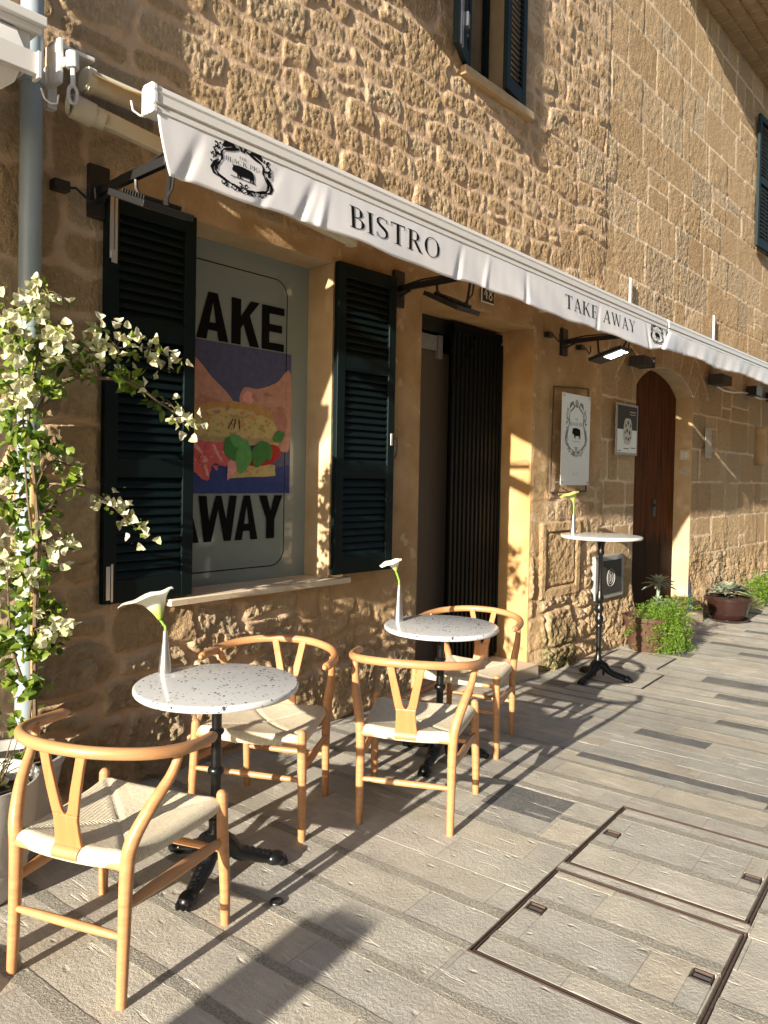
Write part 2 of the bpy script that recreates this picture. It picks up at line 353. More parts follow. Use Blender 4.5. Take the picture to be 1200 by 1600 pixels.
def vnoise(x, y, freq, seed):
    """smooth value noise on arrays"""
    if seed not in _tabs: _tabs[seed] = np.random.default_rng(seed).random((256, 256))
    tb = _tabs[seed]; X = x*freq; Y = y*freq; xi = np.floor(X).astype(int); yi = np.floor(Y).astype(int)
    fx = X-xi; fy = Y-yi; fx = fx*fx*(3-2*fx); fy = fy*fy*(3-2*fy)
    a = tb[xi % 256, yi % 256]; b = tb[(xi+1) % 256, yi % 256]; c = tb[xi % 256, (yi+1) % 256]; d = tb[(xi+1) % 256, (yi+1) % 256]
    return (a*(1-fx)+b*fx)*(1-fy)+(c*(1-fx)+d*fx)*fy
def fbm(x, y, f, seed, octv=4, g=.5):
    s = 0; a = 1; t = 0
    for i in range(octv): s = s+a*vnoise(x+i*7.3, y-i*3.1, f*2**i, seed+i); t += a; a *= g
    return s/t

# ------------------------------------------------------------------ facade: openings
ARX0, ARX1, ARZ, ARR = 7.90, 9.58, 2.56, .27
def arch_z(x): 
    t = np.clip((x-ARX0)/(ARX1-ARX0), 0, 1); return ARR*(1-(2*t-1)**2)**.8
HOLES = [(2.33, 3.36, .90, 2.85), (4.24, 5.77, -1, 2.82), (4.76, 5.50, 4.57, 6.3), (ARX0, ARX1, -1, ARZ), (12.14, 12.75, 1.80, 2.38), (12.42, 13.1, 4.95, 6.75)]

def stones(x, z, seed, hmin, hmax, wmin, wmax, warp, split=.25):
    """irregular courses: returns signed inset distance, random id, second random"""
    r = np.random.default_rng(seed)
    wx = x+warp*(fbm(x, z, 2.2, seed+50, 3)-.5)*2+warp*.35*(vnoise(x, z, 9, seed+60)-.5)*2
    wz = z+warp*.8*(fbm(x, z, 1.9, seed+70, 3)-.5)*2+warp*.35*(vnoise(x, z, 8, seed+80)-.5)*2
    hs = [-2.]
    while hs[-1] < 10: hs.append(hs[-1]+r.uniform(hmin, hmax))
    hs = np.array(hs); row = np.clip(np.searchsorted(hs, wz)-1, 0, len(hs)-2)
    z0 = hs[row]; z1 = hs[row+1]; dist = np.zeros_like(x); rid = np.zeros_like(x); rid2 = np.zeros_like(x)
    for k in np.unique(row):
        mk = row == k; xs = [-8.+r.uniform(0, .4)]
        while xs[-1] < 27: xs.append(xs[-1]+r.uniform(wmin, wmax)*(1 if r.random() > .2 else .5))
        xs = np.array(xs); c = np.clip(np.searchsorted(xs, wx[mk])-1, 0, len(xs)-2)
        ra = r.random(len(xs)); rb = r.random(len(xs)); sp = r.random(len(xs)) < split; sf = r.uniform(.35, .65, len(xs))
        a, b = z0[mk], z1[mk]; mid = a+(b-a)*sf[c]; zz = wz[mk]; up = zz > mid
        lo = np.where(sp[c] & up, mid, a); hi = np.where(sp[c] & ~up, mid, b)
        dx = np.minimum(wx[mk]-xs[c], xs[c+1]-wx[mk]); dz = np.minimum(zz-lo, hi-zz)
        k_ = .05
        d = np.minimum(dx, dz) - np.maximum(k_-np.abs(dx-dz), 0)**2/(4*k_)
        dist[mk] = d; rid[mk] = (ra[c]+np.where(sp[c] & up, .37, 0)) % 1; rid2[mk] = (rb[c]+np.where(sp[c] & up, .61, 0)) % 1
    return dist, rid, rid2

def axis(segs, must):
    a = []
    for x0, x1, d in segs: a += list(np.arange(x0, x1, d))
    a.append(segs[-1][1]); a = np.array(a)
    for q in must:
        i = np.argmin(np.abs(a-q)); a[i] = q
    return np.unique(a)
def build_facade():
    xs = axis([(-8, 1.1, .12), (1.1, 5.0, .0105), (5.0, 7.2, .0145), (7.2, 9.8, .02), (9.8, 13.2, .03), (13.2, 22, .15)], [h[i] for h in HOLES for i in (0, 1)])
    zs = axis([(-.3, 3.2, .0105), (3.2, 5.0, .0125), (5.0, 7.5, .022), (7.5, 8.2, .1)], [h[i] for h in HOLES for i in (2, 3) if h[i] > -.5])
    X, Z = np.meshgrid(xs, zs, indexing='ij')
    Zw = Z + arch_z(X)*np.where((X > ARX0) & (X < ARX1), 1, 0)*np.where(Z >= ARZ, np.clip(1-(Z-ARZ)/1.0, 0, 1), 0)
    x, z = X, Zw
    # masks
    ash = sstep(7.02, 7.10, x+.04*(fbm(x, z, 1.5, 5)-.5))
    low = 1-sstep(2.9, 3.1, z)
    # plaster fields
    edge = .16*(fbm(x, z, 2.6, 21, 4)-.5)*2
    pl = np.zeros_like(x)
    def rect(x0, x1, z0, z1, s=.06):
        return sstep(x0-s, x0+s, x+edge)*(1-sstep(x1-s, x1+s, x+edge))*sstep(z0-s, z0+s, z+edge)*(1-sstep(z1-s, z1+s, z+edge))
    pl = np.maximum(pl, rect(3.30, 4.40, .72, 3.05)); pl = np.maximum(pl, rect(1.9, 6.0, 2.80, 3.02)*.9)
    pl = np.maximum(pl, rect(5.7, 7.3, 1.62, 2.95)*.85); pl = np.maximum(pl, rect(2.2, 3.5, .84, .93, .02)); pl = np.maximum(pl, rect(3.0, 4.3, .45, .8)*.6)
    pl = np.maximum(pl, rect(5.74, 6.0, -.3, 1.7, .05)*.7)
    for h in HOLES[:3]:
        m_ = .05
        pl = np.maximum(pl, (1-sstep(0, m_, np.maximum(np.maximum(h[0]-x, x-h[1]), np.maximum(h[2]-z, z-h[3])))))
    pl *= (1-ash)
    # stones
    d1, a1, b1 = stones(x, z, 3, .22, .40, .30, .72, .08, .45)
    d1b, a1b, b1b = stones(x, z, 31, .10, .20, .16, .42, .07, .1)
    sml = fbm(x, z, .7, 37, 2) > .56
    d1 = np.where(sml, d1b, d1); a1 = np.where(sml, a1b, a1); b1 = np.where(sml, b1b, b1)
    d2, a2, b2 = stones(x, z, 9, .16, .34, .22, .55, .09, .35)         # base of the wall
    d3, a3, b3 = stones(x, z, 14, .36, .48, .38, .85, .014, .12)        # ashlar blocks
    base = 1-sstep(.55, .95, z+.25*(fbm(x, z, 1.2, 33)-.5))
    base = np.maximum(base, (1-sstep(1.80, 1.9, x))*(1-sstep(2.0, 2.3, z))*.7)
    big = (base > .8)
    dr = np.where(big, d2, d1); ar = np.where(big, a2, a1); br = np.where(big, b2, b1)
    mortr = 1-sstep(.010, .022+.012*fbm(x, z, 3, 77), dr)
    dome = 1-(1-np.clip((dr-.010)/.022, 0, 1))**2
    rough = fbm(x, z, 14, 41, 4, .6)-.5; pit = fbm(x, z, 45, 61, 2, .6)-.5; lump = fbm(x, z, 5, 91, 3)-.5; pit2 = vnoise(x*1.6, z*.8, 75, 97)-.5
    amp = .020+.024*br+.022*base
    hr = dome*(.010+.012*br**2+.02*base) + (1-mortr)*(rough*(.010+.045*base)+pit*(.006+.020*base)*(.35+ar)+pit2*.007) + lump*(.006+.045*base)
    hr = hr + mortr*(rough*.008+.006*(1-base))
    morta = (1-sstep(.006, .015, d3)) * sstep(.3, .45, fbm(x, z, 1.1, 15, 2)+.12)
    th = np.arctan2(x-8.74, z-(ARZ-1.0)); ad = z-(ARZ+arch_z(x)); rad = np.hypot(x-8.74, z-(ARZ-1.0))
    inr = (ad > 0) & (rad < 1.72) & (z > ARZ-.1)
    vj = (np.abs(((th/.20) % 1)-.5)*.20*rad < .009) | (np.abs(rad-1.71) < .010)
    morta = np.where(inr, vj*1.0, morta)
    ha = (1-(1-np.clip(d3/.02, 0, 1))**2)*.010*b3 + rough*.010*(.3+b3) + pit*.010*(.3+a3) + lump*.004 - morta*.001
    # lower part right of the small arch is weathered
    wth = (1-sstep(.35, .85, z+.5*(fbm(x, z, 1.4, 18)-.5)))*ash
    ha = ha + wth*(rough*.03+pit*.02+lump*.04); morta = morta*(1-wth)
    h = hr*(1-ash)+ha*ash; mort = mortr*(1-ash)+morta*ash; rid = ar*(1-ash)+a3*ash
    hp = .004*(rough)+lump*.010 + .006
    h = h*(1-pl)+hp*pl; mort = mort*(1-pl)
    # framed stone hatch right of the doorway
    hx, hz = np.abs(x-6.30), np.abs(z-.82)
    inside = (hx < .36) & (hz < .335); inner = (hx < .27) & (hz < .25); gap = inside & ~inner & ((hx > .255+.0) & (hx < .275) | (hz > .235) & (hz < .255))
    h = np.where(inside, .035+rough*.016+lump*.012, h); h = np.where(inner, .022+rough*.02+pit*.01, h)
    ring = inside & (((np.abs(hx-.262) < .010) & (hz < .262)) | ((np.abs(hz-.245) < .010) & (hx < .27))); h = np.where(ring, .004, h)
    mort = np.where(inside, .0, mort); rid = np.where(inside, .5, rid); pl = np.where(inside, .25, pl)
    # flatten against frames, openings, and the foot
    for hh in HOLES:
        dd = np.maximum(np.maximum(hh[0]-x, x-hh[1]), np.maximum(hh[2]-z, z-(hh[3]+arch_z(x)*(hh[0] == ARX0))))
        h = h*sstep(-.002, .035, dd)
    for (cx, cz, rx, rz_) in ((7.27, .57, .36, .24), (6.4, 1.9, .33, .46), (7.57, 2.06, .3, .3)):
        dd = np.maximum(np.abs(x-cx)-rx, np.abs(z-cz)-rz_); h = h*(.15+.85*sstep(-.02, .06, dd))
    shz = sstep(1.79, 1.84, x)*(1-sstep(2.38, 2.42, x))*sstep(.85, .92, z)*(1-sstep(2.86, 2.92, z)); h = h*(1-.9*shz)
    shz = sstep(3.3, 3.36, x)*(1-sstep(3.9, 3.95, x))*sstep(.85, .92, z)*(1-sstep(2.86, 2.92, z)); h = h*(1-.8*shz)
    bulge = .07*(1-sstep(-.1, .55, z))*sstep(5.8, 6.1, x)
    moss = (1-sstep(-.05, .55, z+.3*(fbm(x, z, 2, 8)-.5)))*(sstep(5.85, 6.0, x)*(1-sstep(6.3, 6.7, x))+.25*sstep(9.5, 10.2, x)*(1-sstep(10.8, 12, x)) + .18*(1-sstep(3.0, 3.6, x)))
    Y = WY-h-bulge
    nx, nz = x.shape
    V = np.stack([x, Y, z], -1).reshape(-1, 3)
    I = np.arange(nx*nz).reshape(nx, nz)
    q = np.stack([I[:-1, :-1], I[1:, :-1], I[1:, 1:], I[:-1, 1:]], -1).reshape(-1, 4)
    cx = ((X[:-1, :-1]+X[1:, 1:])/2).ravel(); cz = ((Z[:-1, :-1]+Z[1:, 1:])/2).ravel()
    keep = np.ones(len(q), bool)
    for hh in HOLES: keep &= ~((cx > hh[0]) & (cx < hh[1]) & (cz > hh[2]) & (cz < hh[3]))
    kindc = np.stack([rid, mort, pl, moss], -1).reshape(-1, 4)
    def mesh(name, sel, mat, parent):
        qq = q[sel]; used, inv = np.unique(qq, return_inverse=True); qq = inv.reshape(-1, 4)
        me = bpy.data.meshes.new(name); me.vertices.add(len(used)); me.vertices.foreach_set('co', V[used].astype(np.float32).ravel())
        me.loops.add(qq.size); me.loops.foreach_set('vertex_index', qq.astype(np.int32).ravel())
        me.polygons.add(len(qq)); me.polygons.foreach_set('loop_start', np.arange(0, qq.size, 4, dtype=np.int32)); me.polygons.foreach_set('loop_total', np.full(len(qq), 4, np.int32))
        me.update(calc_edges=True)
        a = me.attributes.new('kind', 'FLOAT_COLOR', 'POINT'); a.data.foreach_set('color', kindc[used].astype(np.float32).ravel())
        me.polygons.foreach_set('use_smooth', np.ones(len(qq), bool)); me.materials.append(M[mat])
        o = bpy.data.objects.new(name, me); COL.objects.link(o); o.parent = parent; return o
    mesh('rubble_wall', keep & (cx < 7.06), 'wall', BLD)
    o = mesh('ashlar_wall', keep & (cx >= 7.06), 'wall', BLD); o['label'] = 'squared sandstone blocks with pale joints'

BLD = thing('stone_building', 'long sandstone building of rubble and squared blocks behind the bistro tables', 'building', (0, 0, 0))
build_facade()

def reveal(mb, x0, x1, z0, z1, y1, y0=WY, left=True, right=True, top=True, bottom=True):
    if left: mb.add([(x0, y0, z0), (x0, y1, z0), (x0, y1, z1), (x0, y0, z1)], [(0, 1, 2, 3)])
    if right: mb.add([(x1, y0, z0), (x1, y1, z0), (x1, y1, z1), (x1, y0, z1)], [(3, 2, 1, 0)])
    if top: mb.add([(x0, y0, z1), (x1, y0, z1), (x1, y1, z1), (x0, y1, z1)], [(0, 1, 2, 3)])
    if bottom: mb.add([(x0, y0, z0), (x1, y0, z0), (x1, y1, z0), (x0, y1, z0)], [(3, 2, 1, 0)])

# ---- roof eave with stepped tile soffit
mb = MB()
EX0, EX1, EZ = 8.45, 22., 7.34
mb.box(EX0, EX1, 2.72, 3.46, EZ+.20, EZ+.26)
for k in range(4):
    yo = WY-.15*(k+1)
    xx = EX0
    while xx < EX1:
        w = random.uniform(.26, .34); mb.box(xx, min(xx+w-.022, EX1), yo, yo+.16+(.0 if k else .1), EZ+.045*k, EZ+.045*k+.05, ); xx += w
mb.build('eave', 'tile', BLD, smooth=False, bevel=.006)
mb = MB()
for k in range(4): mb.box(EX0+.01, EX1-.01, WY-.15*(k+1)+.006, WY-.15*k-.02+(.08 if k == 0 else 0), EZ+.045*k+.008, EZ+.045*k+.044)
mb.build('eave_mortar', 'mastic', BLD, smooth=False)
mb = MB(); xx = EX0
while xx < EX1: mb.tube([(xx, 2.66, EZ+.26), (xx, 3.5, EZ+.42)], .075, 10); xx += .17
mb.build('roof', 'terracotta', BLD)

# ---- shop window
WIN = MB(); reveal(WIN, 2.33, 3.36, .90, 2.85, 3.63, bottom=False); WIN = WIN.build('window', 'plaster_grey', BLD, smooth=False)
mb = MB(); mb.box(2.19, 3.50, 3.335, 3.62, .865, .902); mb.build('sill', 'limestone', WIN, bevel=.006)
mb = MB(); mb.box(2.33, 3.36, 3.622, 3.64, .90, 2.85); PAN = mb.build('pane', 'panel', WIN, smooth=False); PAN['label'] = 'grey green panel lettered TAKE AWAY round a sandwich picture'
def pf(y): return lambda u, v: (u, y, v)
_fc = [0]
def flat(mb, poly, y, t=.0012):
    _fc[0] += 1; y -= 1.5e-5*_fc[0]; mb.prism(poly, pf(y), pf(y+t))
# printed picture, layered thin films on the pane
PI_ = MB(); mats = ['violet', 'navy', 'skin', 'skin2', 'bread', 'crust', 'ham', 'ham2', 'basil', 'basil2', 'tomato', 'crumb', 'shade']
def pc(nm): PI_.cur = mats.index(nm)
def wob(pts, amt=.004, sub=3, seed=1):
    r = random.Random(seed); out = []
    for i, p in enumerate(pts):
        q = pts[(i+1) % len(pts)]
        for k in range(sub):
            t = k/sub; out.append((p[0]+(q[0]-p[0])*t+r.uniform(-amt, amt), p[1]+(q[1]-p[1])*t+r.uniform(-amt, amt)))
    return out
def cr(pts, sub=5):        # closed smooth outline
    n = len(pts); out = []
    for i in range(n):
        p0, p1, p2, p3 = (Vector(pts[(i+k-1) % n]) for k in range(4))
        for k in range(sub):
            t = k/sub; out.append(tuple(.5*((2*p1)+(p2-p0)*t+(2*p0-5*p1+4*p2-p3)*t*t+(3*p1-p0-3*p2+p3)*t**3)))
    return out
y = 3.6205; L = .0013
pc('violet'); flat(PI_, [(2.335, 1.425), (3.222, 1.425), (3.222, 2.288), (2.335, 2.288)], y)
pc('navy'); flat(PI_, [(2.336, 1.427), (3.22, 1.427), (3.22, 1.60), (2.95, 1.56), (2.6, 1.60), (2.336, 1.62)], y-L)
pc('skin'); flat(PI_, cr([(2.34, 2.20), (2.50, 2.19), (2.62, 2.09), (2.74, 2.00), (2.79, 1.93), (2.74, 1.86), (2.60, 1.85), (2.34, 1.80)]), y-2*L)
flat(PI_, cr([(3.215, 2.17), (3.10, 2.10), (2.96, 2.05), (2.86, 2.05), (2.82, 1.98), (2.86, 1.93), (2.98, 1.93), (3.06, 1.85), (3.10, 1.72), (3.17, 1.68), (3.218, 1.74)]), y-2*L)
pc('skin2'); flat(PI_, cr([(3.05, 1.86), (3.12, 1.96), (3.19, 1.88), (3.17, 1.76), (3.12, 1.66), (3.08, 1.72)]), y-2.5*L)
flat(PI_, cr([(2.60, 1.97), (2.72, 1.94), (2.76, 1.88), (2.68, 1.86), (2.55, 1.90)]), y-2.5*L)
pc('ham2'); flat(PI_, cr([(2.84, 1.995), (2.88, 2.03), (2.92, 2.01), (2.92, 1.97), (2.87, 1.955)]), y-3*L)
pc('crust'); flat(PI_, wob(cr([(2.34, 1.88), (2.55, 1.93), (2.75, 1.96), (2.95, 1.95), (3.06, 1.92), (3.09, 1.84), (3.07, 1.79), (2.9, 1.80), (2.6, 1.79), (2.34, 1.78)]), .003, 2), y-3*L)
pc('bread'); flat(PI_, wob(cr([(2.34, 1.85), (2.55, 1.895), (2.75, 1.92), (2.95, 1.90), (3.08, 1.86), (3.12, 1.78), (3.10, 1.70), (2.9, 1.715), (2.6, 1.71), (2.34, 1.72)]), .004, 2, 3), y-3.6*L)
flat(PI_, wob([(2.75, 1.44+.07), (3.10, 1.53), (3.10, 1.60), (2.75, 1.60)], .004, 4, 5), y-2.2*L)
pc('crumb'); flat(PI_, wob([(2.336, 1.715), (3.08, 1.72), (3.09, 1.755), (2.336, 1.75)], .006, 8, 9), y-4.4*L)
pc('tomato'); flat(PI_, cr([(2.80, 1.62), (2.95, 1.70), (3.10, 1.72), (3.14, 1.66), (3.05, 1.60), (2.9, 1.59)]), y-4.4*L)
pc('ham'); flat(PI_, wob(cr([(2.336, 1.71), (2.60, 1.72), (2.72, 1.71), (2.78, 1.63), (2.72, 1.58), (2.64, 1.60), (2.60, 1.50), (2.50, 1.55), (2.336, 1.60)]), .004, 2, 4), y-5*L)
pc('ham2')
for a, b, c, d in ((2.42, 1.70, 2.52, 1.60), (2.50, 1.70, 2.62, 1.58), (2.62, 1.70, 2.70, 1.60), (2.36, 1.66, 2.46, 1.57), (2.56, 1.62, 2.60, 1.52)):
    flat(PI_, [(a, b), (a+.028, b+.005), (c+.01, d), (c-.008, d+.01)], y-5.6*L)
flat(PI_, wob([(2.74, 1.60), (2.80, 1.68), (2.84, 1.66), (2.80, 1.56), (2.74, 1.50)], .003), y-5.6*L)
def leafshape(cx, cz, w, h, a, mb=PI_, yy=y-6.2*L):
    pts = [(0, -h), (w*.8, -h*.4), (w, .1*h), (w*.5, h*.75), (0, h), (-w*.5, h*.75), (-w, .1*h), (-w*.8, -h*.4)]
    flat(mb, cr([(cx+p*cos(a)-q*sin(a), cz+p*sin(a)+q*cos(a)) for p, q in pts]), yy)
rp = random.Random(5)
def blobs(nm, x0, x1, z0, z1, n, r0, r1, yy, asp=1.5):
    pc(nm)
    for _ in range(n):
        a, b, r_ = rp.uniform(x0, x1), rp.uniform(z0, z1), rp.uniform(r0, r1); k_ = rp.uniform(1, asp); th_ = rp.uniform(-.5, .5)
        flat(PI_, [(a+r_*k_*cos(q)*cos(th_)-r_*sin(q)*sin(th_), b+r_*k_*cos(q)*sin(th_)+r_*sin(q)*cos(th_)) for q in np.linspace(0, 2*pi, 8)[:-1]], yy)
blobs('crust', 2.36, 3.06, 1.80, 1.90, 46, .004, .013, y-3.9*L, 2.2); blobs('crumb', 2.36, 3.08, 1.74, 1.88, 60, .003, .010, y-4.1*L, 2.0)
blobs('skin', 2.36, 3.06, 1.86, 1.91, 16, .004, .010, y-4.1*L); blobs('crust', 2.78, 3.08, 1.54, 1.60, 20, .003, .008, y-2.6*L)
blobs('ham2', 2.36, 2.72, 1.58, 1.71, 40, .002, .007, y-5.7*L, 3.5); blobs('ham', 2.38, 2.70, 1.56, 1.70, 24, .004, .012, y-5.8*L, 3); blobs('tomato', 2.84, 3.10, 1.61, 1.70, 14, .004, .010, y-4.8*L)
blobs('skin2', 2.42, 2.74, 1.86, 1.98, 9, .006, .016, y-2.2*L, 3); blobs('skin2', 2.9, 3.16, 1.9, 2.04, 8, .005, .014, y-2.2*L, 3)
pc('basil'); leafshape(2.76, 1.68, .05, .075, .5); leafshape(2.97, 1.66, .06, .085, -.35); leafshape(3.12, 1.77, .035, .05, -1.); leafshape(3.03, 1.68, .04, .06, .3, yy=y-6.8*L)
pc('basil2'); leafshape(2.85, 1.64, .06, .10, -.2, yy=y-6.8*L); leafshape(2.80, 1.73, .035, .06, 1.1, yy=y-6.8*L)
pc('shade')
for dx in (-.03, -.01, .012): flat(PI_, [(2.80+dx, 1.86), (2.806+dx, 1.86), (2.80+dx*2.0, 1.80), (2.794+dx*2., 1.80)], y-4.4*L)
PI_.build('sandwich_picture', mats, PAN, smooth=False)
# bold condensed poster letters
def poly_letters(ch, x0, x1, z0, z1):
    w, h = x1-x0, z1-z0; s = w*.33 if ch not in 'WM' else w*.2
    P = lambda *p: [(x0+a*w, z0+b*h) for a, b in p]
    sw = s/w; th = .17
    if ch == 'E': return [P((0, 0), (sw, 0), (sw, 1), (0, 1)), P((sw, 0), (1, 0), (1, th), (sw, th)), P((sw, 1-th), (1, 1-th), (1, 1), (sw, 1)), P((sw, .42), (.9, .42), (.9, .42+th), (sw, .42+th))]
    if ch == 'T': return [P((.5-sw/2, 0), (.5+sw/2, 0), (.5+sw/2, 1-th), (.5-sw/2, 1-th)), P((0, 1-th), (1, 1-th), (1, 1), (0, 1))]
    if ch == 'K': return [P((0, 0), (sw, 0), (sw, 1), (0, 1)), P((sw, .36), (sw+.12, .50), (1, 1), (.68, 1), (sw, .62)), P((sw+.06, .52), (.66, 0), (1, 0), (sw+.30, .70))]
    if ch == 'A': return [P((0, 0), (.31, 0), (.5, .80), (.36, 1)), P((.69, 0), (1, 0), (.64, 1), (.5, .80)), P((.36, 1), (.5, .8), (.64, 1)), P((.33, .20), (.67, .20), (.61, .36), (.39, .36))]
    if ch == 'W': return [P((.15, 0), (.33, 0), (.2, 1), (0, 1)), P((.15, 0), (.33, 0), (.58, 1), (.44, 1)), P((.67, 0), (.85, 0), (.58, 1), (.44, 1)), P((.67, 0), (.85, 0), (1, 1), (.8, 1))]
    if ch == 'Y': return [P((.33, 0), (.67, 0), (.67, .45), (.33, .45)), P((.33, .45), (.67, .45), (.5, .62)), P((.33, .45), (.5, .62), (.34, 1), (0, 1)), P((.67, .45), (1, 1), (.66, 1), (.5, .62))]
mb = MB()
for i, (ch, a, b) in enumerate((('T', 2.345, 2.51), ('A', 2.515, 2.735), ('K', 2.755, 2.96), ('E', 2.98, 3.155))):
    for k, p in enumerate(poly_letters(ch, a, b, 2.295, 2.560)): flat(mb, p, 3.6207-.0003*k)
for i, (ch, a, b) in enumerate((('A', 2.345, 2.55), ('W', 2.545, 2.81), ('A', 2.80, 2.97), ('Y', 2.975, 3.16))):
    for k, p in enumerate(poly_letters(ch, a, b, 1.150, 1.412)): flat(mb, p, 3.6207-.0003*k-.0012*(i % 2))
mb.build('lettering', 'ink', PAN, smooth=False)
mb = MB(); pts = []
for cx, cz, a0 in ((3.08, 2.63, pi/2), (3.08, 1.08, 0)):
    seq = [(cx+.1*cos(a0-i*pi/2/8), cz+.1*sin(a0-i*pi/2/8)) for i in range(9)]; pts += seq
path = [(2.34, 2.73)]+pts[:9]+pts[9:]+[(2.34, .98)]
mb.tube([(u, 3.6205, v) for u, v in path], .003, 4); mb.build('outline', 'ink', PAN, smooth=False)

# ---- shutters (louvred leaves)
def leaf(name, parent, W_, H_, mat, nrail, rot=0., org=(0, 0, 0), t=.04, slatw=.056, pitch=.044, stile=.065, lab=None, mirror=False, tilt=58, hinge_mats=None):
    """leaf in local u (0..W), v (0..H), face towards -Y, thickness t; rotated about its u=0 edge"""
    R = Matrix.Rotation(rot, 3, 'Z'); O = Vector(org)
    fr = MB()
    def bx(mb, u0, u1, d0, d1, v0, v1): 
        vs = [O+R @ Vector((u, d, v)) for u in (u0, u1) for d in (d0, d1) for v in (v0, v1)]
        mb.add(vs, [(0, 1, 3, 2), (4, 6, 7, 5), (0, 4, 5, 1), (2, 3, 7, 6), (0, 2, 6, 4), (1, 5, 7, 3)])
    bx(fr, 0, stile, -t, 0, 0, H_); bx(fr, W_-stile, W_, -t, 0, 0, H_)
    rails = [(0, .11)]+nrail+[(H_-.09, H_)]
    for a, b in rails: bx(fr, stile, W_-stile, -t+.001, -.001, a, b)
    o = fr.build(name, mat, parent, smooth=False, bevel=.003)
    sl = MB()
    for (a, b), (c, d) in zip(rails[:-1], rails[1:]):
        z = b+pitch*.5
        while z < c-.01:
            ca, sa = cos(radians(tilt))*slatw/2, sin(radians(tilt))*slatw/2
            for k in (0,):
                vs = [O+R @ Vector((u, dd, vv)) for u in (stile-.004, W_-stile+.004) for dd, vv in ((-t/2-ca*.8, z-sa), (-t/2-ca*.8, z-sa+.008), (-t/2+ca*.8, z+sa+.008), (-t/2+ca*.8, z+sa))]
                sl.add(vs, [(0, 1, 2, 3), (7, 6, 5, 4), (0, 4, 5, 1), (1, 5, 6, 2), (2, 6, 7, 3), (3, 7, 4, 0)])
            z += pitch
    sl.build('slats', mat, o, smooth=False)
    if lab: o['label'] = lab
    return o, R, O
def lbox(mb, R, O, u0, u1, d0, d1, v0, v1):
    vs = [O+R @ Vector((u, d, v)) for u in (u0, u1) for d in (d0, d1) for v in (v0, v1)]
    mb.add(vs, [(0, 1, 3, 2), (4, 6, 7, 5), (0, 4, 5, 1), (2, 3, 7, 6), (0, 2, 6, 4), (1, 5, 7, 3)])
s1, R1, O1 = leaf('shutter', BLD, .492, 1.93, 'green_paint', [(.60, .69), (1.27, 1.36)], radians(0), (1.83, 3.385, .915), lab='dark green louvred shutter left of the take away window')
mb = MB()
lbox(mb, R1, O1, .012, .032, -.046, -.040, 1.62, 1.93); lbox(mb, R1, O1, .036, .050, -.048, -.040, 1.60, 1.93); lbox(mb, R1, O1, .018, .045, -.052, -.047, 1.60, 1.66)
mb.build('bolt', 'alu', s1, smooth=False, bevel=.002); mb = MB(); lbox(mb, R1, O1, .012, .032, -.046, -.040, .02, .18); lbox(mb, R1, O1, .036, .046, -.048, -.040, .01, .19)
mb.build('bolt', 'alu', s1, smooth=False, bevel=.002)
s2, R2, O2 = leaf('shutter', BLD, .525, 1.93, 'green_paint', [(.60, .69), (1.27, 1.36)], radians(-2), (3.35, 3.378, .925), lab='dark green louvred shutter between window and doorway')
mb = MB(); lbox(mb, R2, O2, .485, .505, -.046, -.040, .82, .90); mb.build('latch', 'alu', s2, smooth=False, bevel=.002)
mb = MB(); mb.tube([(3.905, 3.37, 1.78), (3.91, 3.33, 1.80), (3.915, 3.33, 1.72), (3.90, 3.335, 1.66)], .006, 6); mb.build('shutter_catch', 'black', BLD)
# upper window
UW = MB(); reveal(UW, 4.76, 5.50, 4.57, 6.3, 3.80); UW.add([(4.76, 3.8, 4.57), (5.5, 3.8, 4.57), (5.5, 3.8, 6.3), (4.76, 3.8, 6.3)], [(0, 1, 2, 3)])
UW = UW.build('window', 'plaster_grey', BLD, smooth=False); UW['label'] = 'upper window with half open grey green shutters'
mb = MB(); mb.box(4.62, 5.60, 3.34, 3.42, 4.50, 4.568); mb.build('sill', 'plaster_grey', UW, bevel=.008)
mb = MB(); mb.box(4.82, 5.44, 3.70, 3.74, 4.62, 4.67); mb.box(4.82, 4.87, 3.70, 3.74, 4.67, 6.3); mb.box(5.39, 5.44, 3.70, 3.74, 4.67, 6.3); mb.box(5.1, 5.15, 3.70, 3.74, 4.67, 6.3)
mb.build('window_frame', 'green_far', UW, smooth=False)
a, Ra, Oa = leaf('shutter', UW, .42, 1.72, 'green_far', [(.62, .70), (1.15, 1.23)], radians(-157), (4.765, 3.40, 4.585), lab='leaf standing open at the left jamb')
mb = MB(); lbox(mb, Ra, Oa, .345, .36, .0, .008, .02, 1.7); lbox(mb, Ra, Oa, .30, .315, .0, .01, .02, 1.7); lbox(mb, Ra, Oa, .2, .25, .0, .03, .2, .3); mb.build('bolt', 'alu', a, smooth=False)
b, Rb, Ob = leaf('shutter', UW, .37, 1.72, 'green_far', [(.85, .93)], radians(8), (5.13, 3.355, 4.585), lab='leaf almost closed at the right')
# open leaf added unseen above the frame to shade the upper wall; far window
c_, _, _ = leaf('shutter', BLD, .45, 1.5, 'green_far', [(.7, .78)], radians(-90), (2.95, 3.40, 5.02), tilt=70, slatw=.06, pitch=.036)
FW = MB(); reveal(FW, 12.42, 13.1, 4.95, 6.75, 3.7); FW.add([(12.42, 3.7, 4.95), (13.1, 3.7, 4.95), (13.1, 3.7, 6.75), (12.42, 3.7, 6.75)], [(0, 1, 2, 3)])
FW = FW.build('window', 'plaster_grey', BLD, smooth=False)
d_, _, _ = leaf('shutter', FW, .7, 1.86, 'green_far', [(.9, .99)], radians(-3), (11.72, 3.36, 4.92), stile=.075, pitch=.055)
e_, _, _ = leaf('shutter', FW, .69, 1.78, 'green_far', [(.86, .95)], radians(0), (12.425, 3.43, 4.96), stile=.075, pitch=.055)
